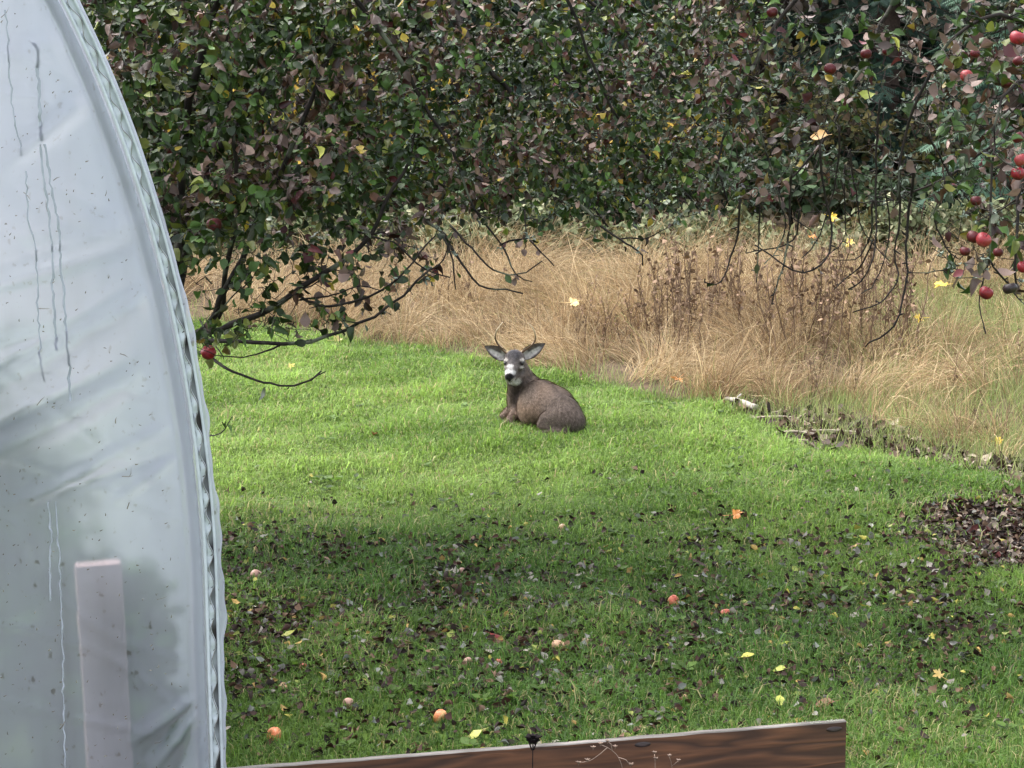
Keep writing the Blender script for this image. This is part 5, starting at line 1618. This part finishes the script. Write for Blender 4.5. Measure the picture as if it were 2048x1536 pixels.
        Qs = []
        for i in range(nu - 1):
            for j in range(nv - 1):
                a = i * nv + j
                Qs.append((a, a + 1, a + nv + 1, a + nv)); Qs.append((n + a, n + a + nv, n + a + nv + 1, n + a + 1))
        for i in range(nu - 1):
            a = i * nv; Qs.append((a, a + nv, n + a + nv, n + a))
            a = i * nv + nv - 1; Qs.append((a, n + a, n + a + nv, a + nv))
        acc.add(Vv, None, Qs, Cc)
    ear((-0.295, 0.225, 0.520), (-0.455, 0.235, 0.603), 0.056, (-0.15, -1, 0.25), 1)
    ear((-0.165, 0.225, 0.525), (0.004, 0.245, 0.622), 0.056, (0.15, -1, 0.25), -1)
    bo = obj('body', acc.mesh('deer_body', [M_FUR]), root)
    # --- eyes
    for ex, nx_ in ((-0.2915, -0.75), (-0.1745, 0.75)):
        a2 = Acc()
        n_, m_ = 8, 10
        Vv, Qs = [], []
        for i in range(n_ + 1):
            for j in range(m_):
                u_, v_ = math.pi * i / n_, 2 * math.pi * j / m_
                Vv.append((0.0125 * math.sin(u_) * math.cos(v_), 0.0135 * math.sin(u_) * math.sin(v_), 0.011 * math.cos(u_)))
        for i in range(n_):
            for j in range(m_):
                Qs.append((i * m_ + j, i * m_ + (j + 1) % m_, (i + 1) * m_ + (j + 1) % m_, (i + 1) * m_ + j))
        a2.add(Vv, None, Qs, (0.008, 0.006, 0.006))
        me = a2.mesh('eye', [M_EYE])
        e = obj('eye', me, root, hp((ex + (0.004 if nx_ < 0 else -0.004), 0.140, 0.489))); e.scale = (HS,) * 3
    # --- antlers: curved spikes, dark at the burr, ivory towards the tip
    def antler(pts, r0):
        a3 = Acc()
        P = smooth_path(np.array(pts), 0.012)
        t = np.linspace(0, 1, len(P))
        R = r0 * (1 - 0.72 * t) * (1 + 0.25 * np.exp(-(t / 0.06) ** 2))
        sides = 7
        Cc = lerp(np.array([0.13, 0.072, 0.042]), np.array([0.58, 0.45, 0.31]), np.clip((t - 0.5) / 0.3, 0, 1)[:, None])
        n0 = a3.n
        tube(a3, P, R, sides, np.concatenate([np.repeat(Cc, sides, axis=0), Cc[:1], Cc[-1:]]))
        # ivory highlight painted along the upward side of the lower beam
        Vv = a3.V[-1]
        Cn = np.array(a3.C[-1])
        cen = np.repeat(P, sides, axis=0)
        up = (Vv[:len(cen)] - cen)
        up = norm(up)[:, 2]
        m = (up > 0.45) & (np.repeat(t, sides) < 0.45)
        Cn[:len(cen)][m] = (0.46, 0.33, 0.20)
        a3.C[-1] = Cn
        obj('antler', a3.mesh('antler', [M_PLAIN]), root)
    antler([(-0.280, 0.225, 0.545), (-0.318, 0.225, 0.578), (-0.356, 0.220, 0.624), (-0.374, 0.205, 0.672), (-0.366, 0.185, 0.722), (-0.345, 0.17, 0.757), (-0.318, 0.16, 0.795)], 0.0108)
    antler([(-0.186, 0.225, 0.548), (-0.140, 0.225, 0.582), (-0.092, 0.225, 0.618), (-0.072, 0.215, 0.660), (-0.076, 0.195, 0.708), (-0.092, 0.18, 0.750), (-0.128, 0.17, 0.790)], 0.0108)
    # --- coat of short hairs lying back along the body
    Fq = Q
    vn = np.zeros_like(V)
    e1 = V[Fq[:, 1]] - V[Fq[:, 0]]; e2 = V[Fq[:, 3]] - V[Fq[:, 0]]
    fn = np.cross(e1, e2)
    for k in range(4): np.add.at(vn, Fq[:, k], fn)
    vn = norm(vn)
    cand = np.where(z > 0.02)[0]
    m = 42000
    pk = rng.choice(cand, m)
    hd = (z[pk] > 0.38)
    P = V[pk] + rng.normal(0, 0.003, (m, 3))
    Nn = vn[pk]
    flow = np.where(hd[:, None], np.array([0.1, 0.55, 0.1]), np.array([0.42, -0.75, -0.55])) + rng.normal(0, 0.25, (m, 3))
    tg = norm(flow - Nn * np.sum(flow * Nn, 1, keepdims=True))
    L = np.where(hd, 0.009, 0.027) * rng.uniform(0.6, 1.3, m)
    dirn = norm(tg + Nn * rng.uniform(0.15, 0.4, (m, 1)))
    sd2 = norm(np.cross(dirn, Nn)) * 0.0014
    Vh = np.stack([P - sd2, P + sd2, P + dirn * L[:, None]], 1).reshape(-1, 3)
    Ch = np.repeat(C[pk] * rng.uniform(0.55, 1.55, (m, 1)), 3, axis=0).clip(0.006, 0.8)
    Th = (np.arange(m) * 3)[:, None] + np.array([[0, 1, 2]])
    f = obj('coat_hair', mesh_arrays('coat_hair', Vh, Th, Ch, True, [M_FUR]), root)
    tag(f, None, None, None, 'stuff')

def eye_mat():
    m, nt, out = newmat('dark_wet_eye')
    p = nt.nodes.new('ShaderNodeBsdfPrincipled')
    a = nt.nodes.new('ShaderNodeAttribute'); a.attribute_name = 'Col'
    nt.links.new(a.outputs['Color'], p.inputs['Base Color'])
    p.inputs['Roughness'].default_value = 0.06
    nt.links.new(p.outputs[0], out.inputs[0])
    return m
M_EYE = eye_mat()
build_deer()

# ------------------------------------------------------------------ woods and shrubs behind the meadow
def cluster_leaves(acc, C0, n, R3, size, pal, seed, tm=None, hang=0.2):
    """n leaves in an ellipsoid, gathered in sprays so that the outline stays uneven"""
    r = np.random.default_rng(seed)
    k = max(6, n // 14)
    cc = r.normal(size=(k, 3)); cc = cc / np.linalg.norm(cc, axis=1, keepdims=True) * (r.random((k, 1)) ** 0.4)
    cc = cc * R3 * r.uniform(0.75, 1.15, (k, 1)) + C0
    ii = r.integers(0, k, n)
    P = cc[ii] + r.normal(0, 1, (n, 3)) * np.array(R3) * 0.16
    P[:, 2] = np.maximum(P[:, 2], gz(P[:, 0], P[:, 1]) + 0.03)
    dirs = r.normal(size=(n, 3)) + np.array([0, -0.2, -hang])
    Rm = frames(dirs, np.array([0, -0.5, 1.0]) + r.normal(0, 0.6, (n, 3)))
    pal = np.array(pal)
    C = pal[r.integers(0, len(pal), n)] * r.uniform(0.55, 1.3, (n, 1))
    sz = r.uniform(size[0], size[1], n)
    ti = r.integers(0, 5, n)
    for q in range(5):
        m = ti == q
        scatter(acc, tm or LEAVES[q], P[m], Rm[m], sz[m], C[m])

def shrub(px, D, h, w, n, pal, size, name, label, cat, group, seed, stems=7, sc=(0.05, 0.04, 0.03), where=None):
    b = at(px, 500, D) if where is None else where; base = np.array([b[0], b[1], float(gz(b[0], b[1]))])
    root = empty(name, tuple(base)); tag(root, label, cat, group)
    r = np.random.default_rng(seed)
    acc = Acc()
    for k in range(stems):
        a = r.uniform(0, 6.28); sp = r.uniform(0.2, 0.9) * w
        P = np.array([[0, 0, -0.05], [math.cos(a) * sp * 0.3, math.sin(a) * sp * 0.3, h * 0.45], [math.cos(a) * sp * 0.75, math.sin(a) * sp * 0.75, h * r.uniform(0.75, 1.05)]])
        P = smooth_path(P, 0.15); P[1:] += r.normal(0, 0.02, P[1:].shape)
        tube(acc, P, np.linspace(0.012 + 0.006 * h, 0.005, len(P)), 5, np.array(sc) * r.uniform(0.7, 1.3))
    obj('stems', acc.mesh('stems', [M_BARKV]), root)
    acc = Acc()
    cluster_leaves(acc, np.array([0, 0, h * 0.58]) + base, n, np.array([w, w * 0.8, h * 0.46]), size, pal, seed)
    me = acc.mesh('foliage', [M_FAR])
    f = obj('foliage', me, root); f.location = tuple(-base)
    tag(f, None, None, None, 'stuff')

YL = [(0.45, 0.29, 0.04), (0.22, 0.16, 0.04), (0.10, 0.09, 0.03), (0.06, 0.035, 0.02), (0.05, 0.06, 0.025)]
OL = [(0.06, 0.06, 0.02), (0.11, 0.09, 0.025), (0.035, 0.05, 0.018), (0.05, 0.035, 0.02)]
GR = [(0.13, 0.155, 0.07), (0.20, 0.22, 0.11), (0.09, 0.11, 0.045), (0.27, 0.26, 0.15)]
DK = [(0.025, 0.04, 0.018), (0.035, 0.05, 0.02), (0.02, 0.03, 0.015), (0.05, 0.05, 0.02)]

for i, (ss, tt, hh, lab) in enumerate([(-0.45, 1.0, 1.25, 'added green leafy plant darkening the greenhouse film, right of the post'), (-1.2, 1.3, 1.5, 'added green leafy plant darkening the greenhouse film at the left edge'), (-0.75, 2.3, 1.7, 'added tall green plant deep inside the greenhouse behind the post'), (-0.27, 0.62, 1.15, 'added green plant close to the foot of the greenhouse arch, behind the film')]):
    shrub(0, 0, hh, 0.34 if ss != -0.27 else 0.19, 900, [(0.06, 0.15, 0.03), (0.08, 0.18, 0.04), (0.05, 0.11, 0.025)], (0.07, 0.13), 'film_darkening_plant', lab, 'plant', 'plants added to darken the greenhouse film', 280 + i, 5, (0.06, 0.07, 0.03), gw(np.array([ss]), tt, 0.0)[0])  # plants added inside so the lower film looks darker and greener
for i, (px, D, h, w, n, lab) in enumerate([
    (330, 33.5, 2.6, 1.0, 900, 'yellow leaved shrub behind the apple tree, nearest the greenhouse'),
    (640, 34.0, 2.8, 1.3, 1500, 'golden yellow shrub glowing through the left apple crown'),
    (880, 35.0, 2.2, 1.0, 800, 'yellow brown shrub behind the middle of the apple crown'),
    (1110, 33.5, 1.6, 0.9, 900, 'low yellow shrub behind the apple crown above the deer'),
    (1320, 33.0, 1.7, 1.1, 1200, 'yellow green shrub where the apple crown thins out')]):
    shrub(px, D, h, w, n, YL, (0.07, 0.13), 'yellow_shrub', lab, 'shrub', 'autumn yellow shrubs behind the meadow', 300 + i)
for i, (px, D, h, w, n, lab) in enumerate([
    (1650, 34.5, 1.9, 0.9, 900, 'olive brown shrub under the dark trees, left of the bare twigs'),
    (1870, 34.5, 1.7, 0.8, 700, 'olive yellow shrub in the dark hollow at right'),
    (1480, 35.5, 2.6, 1.2, 1200, 'olive shrub in the wood edge right of centre')]):
    shrub(px, D, h, w, n, OL, (0.07, 0.12), 'olive_shrub', lab, 'shrub', 'olive shrubs at the wood edge', 330 + i)
ORD = 'first second third fourth fifth sixth seventh eighth ninth tenth eleventh twelfth thirteenth fourteenth fifteenth sixteenth seventeenth eighteenth nineteenth twentieth'.split()
lows = [(x, random.uniform(27.4, 29.4)) for x in range(360, 2140, 92)]
for i, (px, D) in enumerate(lows):
    shrub(px + random.uniform(-25, 25), D, random.uniform(0.45, 0.8), random.uniform(0.45, 0.7), 620, GR if i % 3 else GR[:2] + OL[:2], (0.06, 0.11), 'bramble_bush', 'low pale green bramble bush at the far meadow edge, ' + ORD[i] + ' from the left', 'bush', 'bramble bushes along the far meadow edge', 360 + i, 5, (0.07, 0.04, 0.03))

for i, px in enumerate(range(420, 2200, 118)):
    shrub(px + random.uniform(-30, 30), random.uniform(30.6, 33.4), random.uniform(0.7, 1.2), random.uniform(0.5, 0.8), 520, [(0.035, 0.06, 0.022), (0.05, 0.085, 0.035), (0.025, 0.042, 0.018), (0.06, 0.05, 0.025)], (0.08, 0.15), 'understorey_bush',
          'dark green low bush at the foot of the wood, ' + ORD[i] + ' from the left', 'bush', 'dark bushes at the foot of the wood', 420 + i, 5, (0.04, 0.03, 0.025))
SPRAY = None
def cedar(px, D, h, spread, label, seed, pal, low=0.3, dens=1.0):
    """conifer with drooping boughs carrying flat feathery sprays"""
    b = at(px, 500, D); base = np.array([b[0], b[1], float(gz(b[0], b[1]))])
    root = empty('conifer', tuple(base)); tag(root, label, 'tree', 'dark conifers behind the meadow')
    r = np.random.default_rng(seed)
    acc = Acc()
    P = np.stack([0.03 * np.sin(np.linspace(0, 4, 12)), 0.03 * np.cos(np.linspace(0, 3, 12)), np.linspace(-0.1, h, 12)], -1)
    tube(acc, P, np.linspace(0.05 + 0.018 * h, 0.01, 12), 9, (0.06, 0.042, 0.034))
    obj('trunk', acc.mesh('trunk', [M_BARKV]), root)
    br, fo = Acc(), Acc()
    nb = int(h * 17 * dens)
    pos, dirs, ups = [], [], []
    for k in range(nb):
        zb = low + (h - low) * (r.random() ** 1.35)
        L = spread * (1 - zb / h) ** 0.8 * r.uniform(0.65, 1.15) + 0.12
        a = r.uniform(0, 6.28)
        u = np.linspace(0, 1, 8)
        dv = np.array([math.cos(a), math.sin(a)])
        Z = zb + L * (0.10 * u - 0.55 * u ** 2 + 0.22 * u ** 3)
        Pb = np.stack([dv[0] * L * u, dv[1] * L * u, Z], -1) + r.normal(0, 0.012, (8, 3))
        Pb[:, 2] = np.maximum(Pb[:, 2], 0.06)
        tube(br, Pb, np.linspace(0.016, 0.004, 8), 4, (0.05, 0.036, 0.03), cap=False)
        ns = int(L * 16) + 4
        tt = r.uniform(0.15, 1.0, ns)
        c = np.stack([np.interp(tt, u, Pb[:, q]) for q in range(3)], -1)
        sd = np.array([-dv[1], dv[0], 0]) * r.choice([-1, 1], ns)[:, None]
        d = sd * r.uniform(0.3, 1.0, (ns, 1)) + np.array([dv[0], dv[1], -0.55]) * r.uniform(0.5, 1.2, (ns, 1))
        pos.append(c); dirs.append(d); ups.append(np.array([0, 0, 1.0]) + r.normal(0, 0.3, (ns, 3)))
    pos, dirs, ups = np.concatenate(pos), np.concatenate(dirs), np.concatenate(ups)
    n = len(pos)
    Rm = frames(dirs, ups)
    C = np.array(pal)[r.integers(0, len(pal), n)] * r.uniform(0.6, 1.3, (n, 1))
    scatter(fo, SPRAY, pos, Rm, r.uniform(0.16, 0.34, n), C)
    tag(obj('boughs', br.mesh('boughs', [M_BARKV]), root), None, None, None, 'stuff')
    f = obj('foliage', fo.mesh('foliage', [M_FAR]), root)
    tag(f, None, None, None, 'stuff')
def spray_template():
    V, T = [], []
    def nee(x, y, a, l, w):
        k = len(V)
        dx, dy = math.cos(a), math.sin(a)
        V.extend([(x - dy * w, y + dx * w, 0), (x + dy * w, y - dx * w, 0), (x + dx * l, y + dy * l, -0.25 * l)])
        T.append((k, k + 1, k + 2))
    nee(0, 0, 0, 1.0, 0.03)
    for i in range(7):
        x = 0.1 + i * 0.125; l = 0.42 * (1 - 0.55 * i / 7)
        nee(x, 0, 0.75, l, 0.035); nee(x, 0, -0.75, l, 0.035)
    return np.array(V, float), np.array(T), np.zeros((0, 4), int)
SPRAY = spray_template()
CD = [(0.020, 0.045, 0.030), (0.03, 0.06, 0.035), (0.015, 0.032, 0.022)]
CL = [(0.06, 0.12, 0.075), (0.09, 0.16, 0.10), (0.045, 0.095, 0.06)]
cedar(2010, 30.5, 6.5, 1.15, 'blue green cedar with bright feathery boughs at the right edge', 501, CL, 0.25, 1.7)
cedar(1760, 37.5, 11.0, 2.1, 'dark conifer behind the hanging twigs, right of centre', 502, CD, 0.4, 1.3)
cedar(1540, 38.5, 12.0, 2.2, 'dark conifer behind the thinning apple crown, right of the middle', 503, CD, 0.3, 1.3)
cedar(1250, 38.0, 11.5, 2.2, 'dark conifer behind the apple crown above and right of deer', 504, CD, 0.3, 1.2)
cedar(900, 39.0, 12.0, 2.3, 'dark conifer behind the middle of the left apple crown', 505, CD, 0.3, 1.2)
cedar(540, 38.0, 12.0, 2.3, 'dark conifer behind the left apple crown', 506, CD, 0.3, 1.2)
cedar(200, 38.5, 11.0, 2.2, 'dark conifer hidden behind the greenhouse roof', 507, CD, 0.3, 1.0)
cedar(2000, 40.0, 12.0, 2.3, 'tall dark conifer behind the bright cedar at right', 508, CD, 0.3, 1.3)

def build_wood():
    r = np.random.default_rng(77)
    acc = Acc()
    n = 26000
    x = r.uniform(-15, 15, n); y = r.uniform(40, 52, n); z = r.random(n) ** 1.3 * 9
    P = np.stack([x, y, z + 0.05], -1) + 0.4 * np.stack([noise2(y, z, 2, 1), noise2(x, z, 2, 2), noise2(x, y, 2, 3)], -1)
    P[:, 2] = np.maximum(P[:, 2], 0.05)
    Rm = frames(r.normal(size=(n, 3)), np.array([0, -0.4, 1.0]) + r.normal(0, 0.6, (n, 3)))
    C = np.array(DK)[r.integers(0, 4, n)] * r.uniform(0.6, 1.4, (n, 1))
    scatter(acc, LEAVES[0], P, Rm, r.uniform(0.18, 0.34, n), C)
    for k in range(34):
        a = np.array([r.uniform(-14, 14), r.uniform(41, 51), -0.1])
        tube(acc, np.stack([a, a + [0.1 * r.normal(), 0, 4], a + [0.3 * r.normal(), 0, 9]]), [0.16, 0.13, 0.07], 7, (0.035, 0.028, 0.022))
    tag(obj('woodland', acc.mesh('woodland', [M_FAR])), 'dark wood closing the view behind the meadow', 'wood', None, 'stuff')
build_wood()
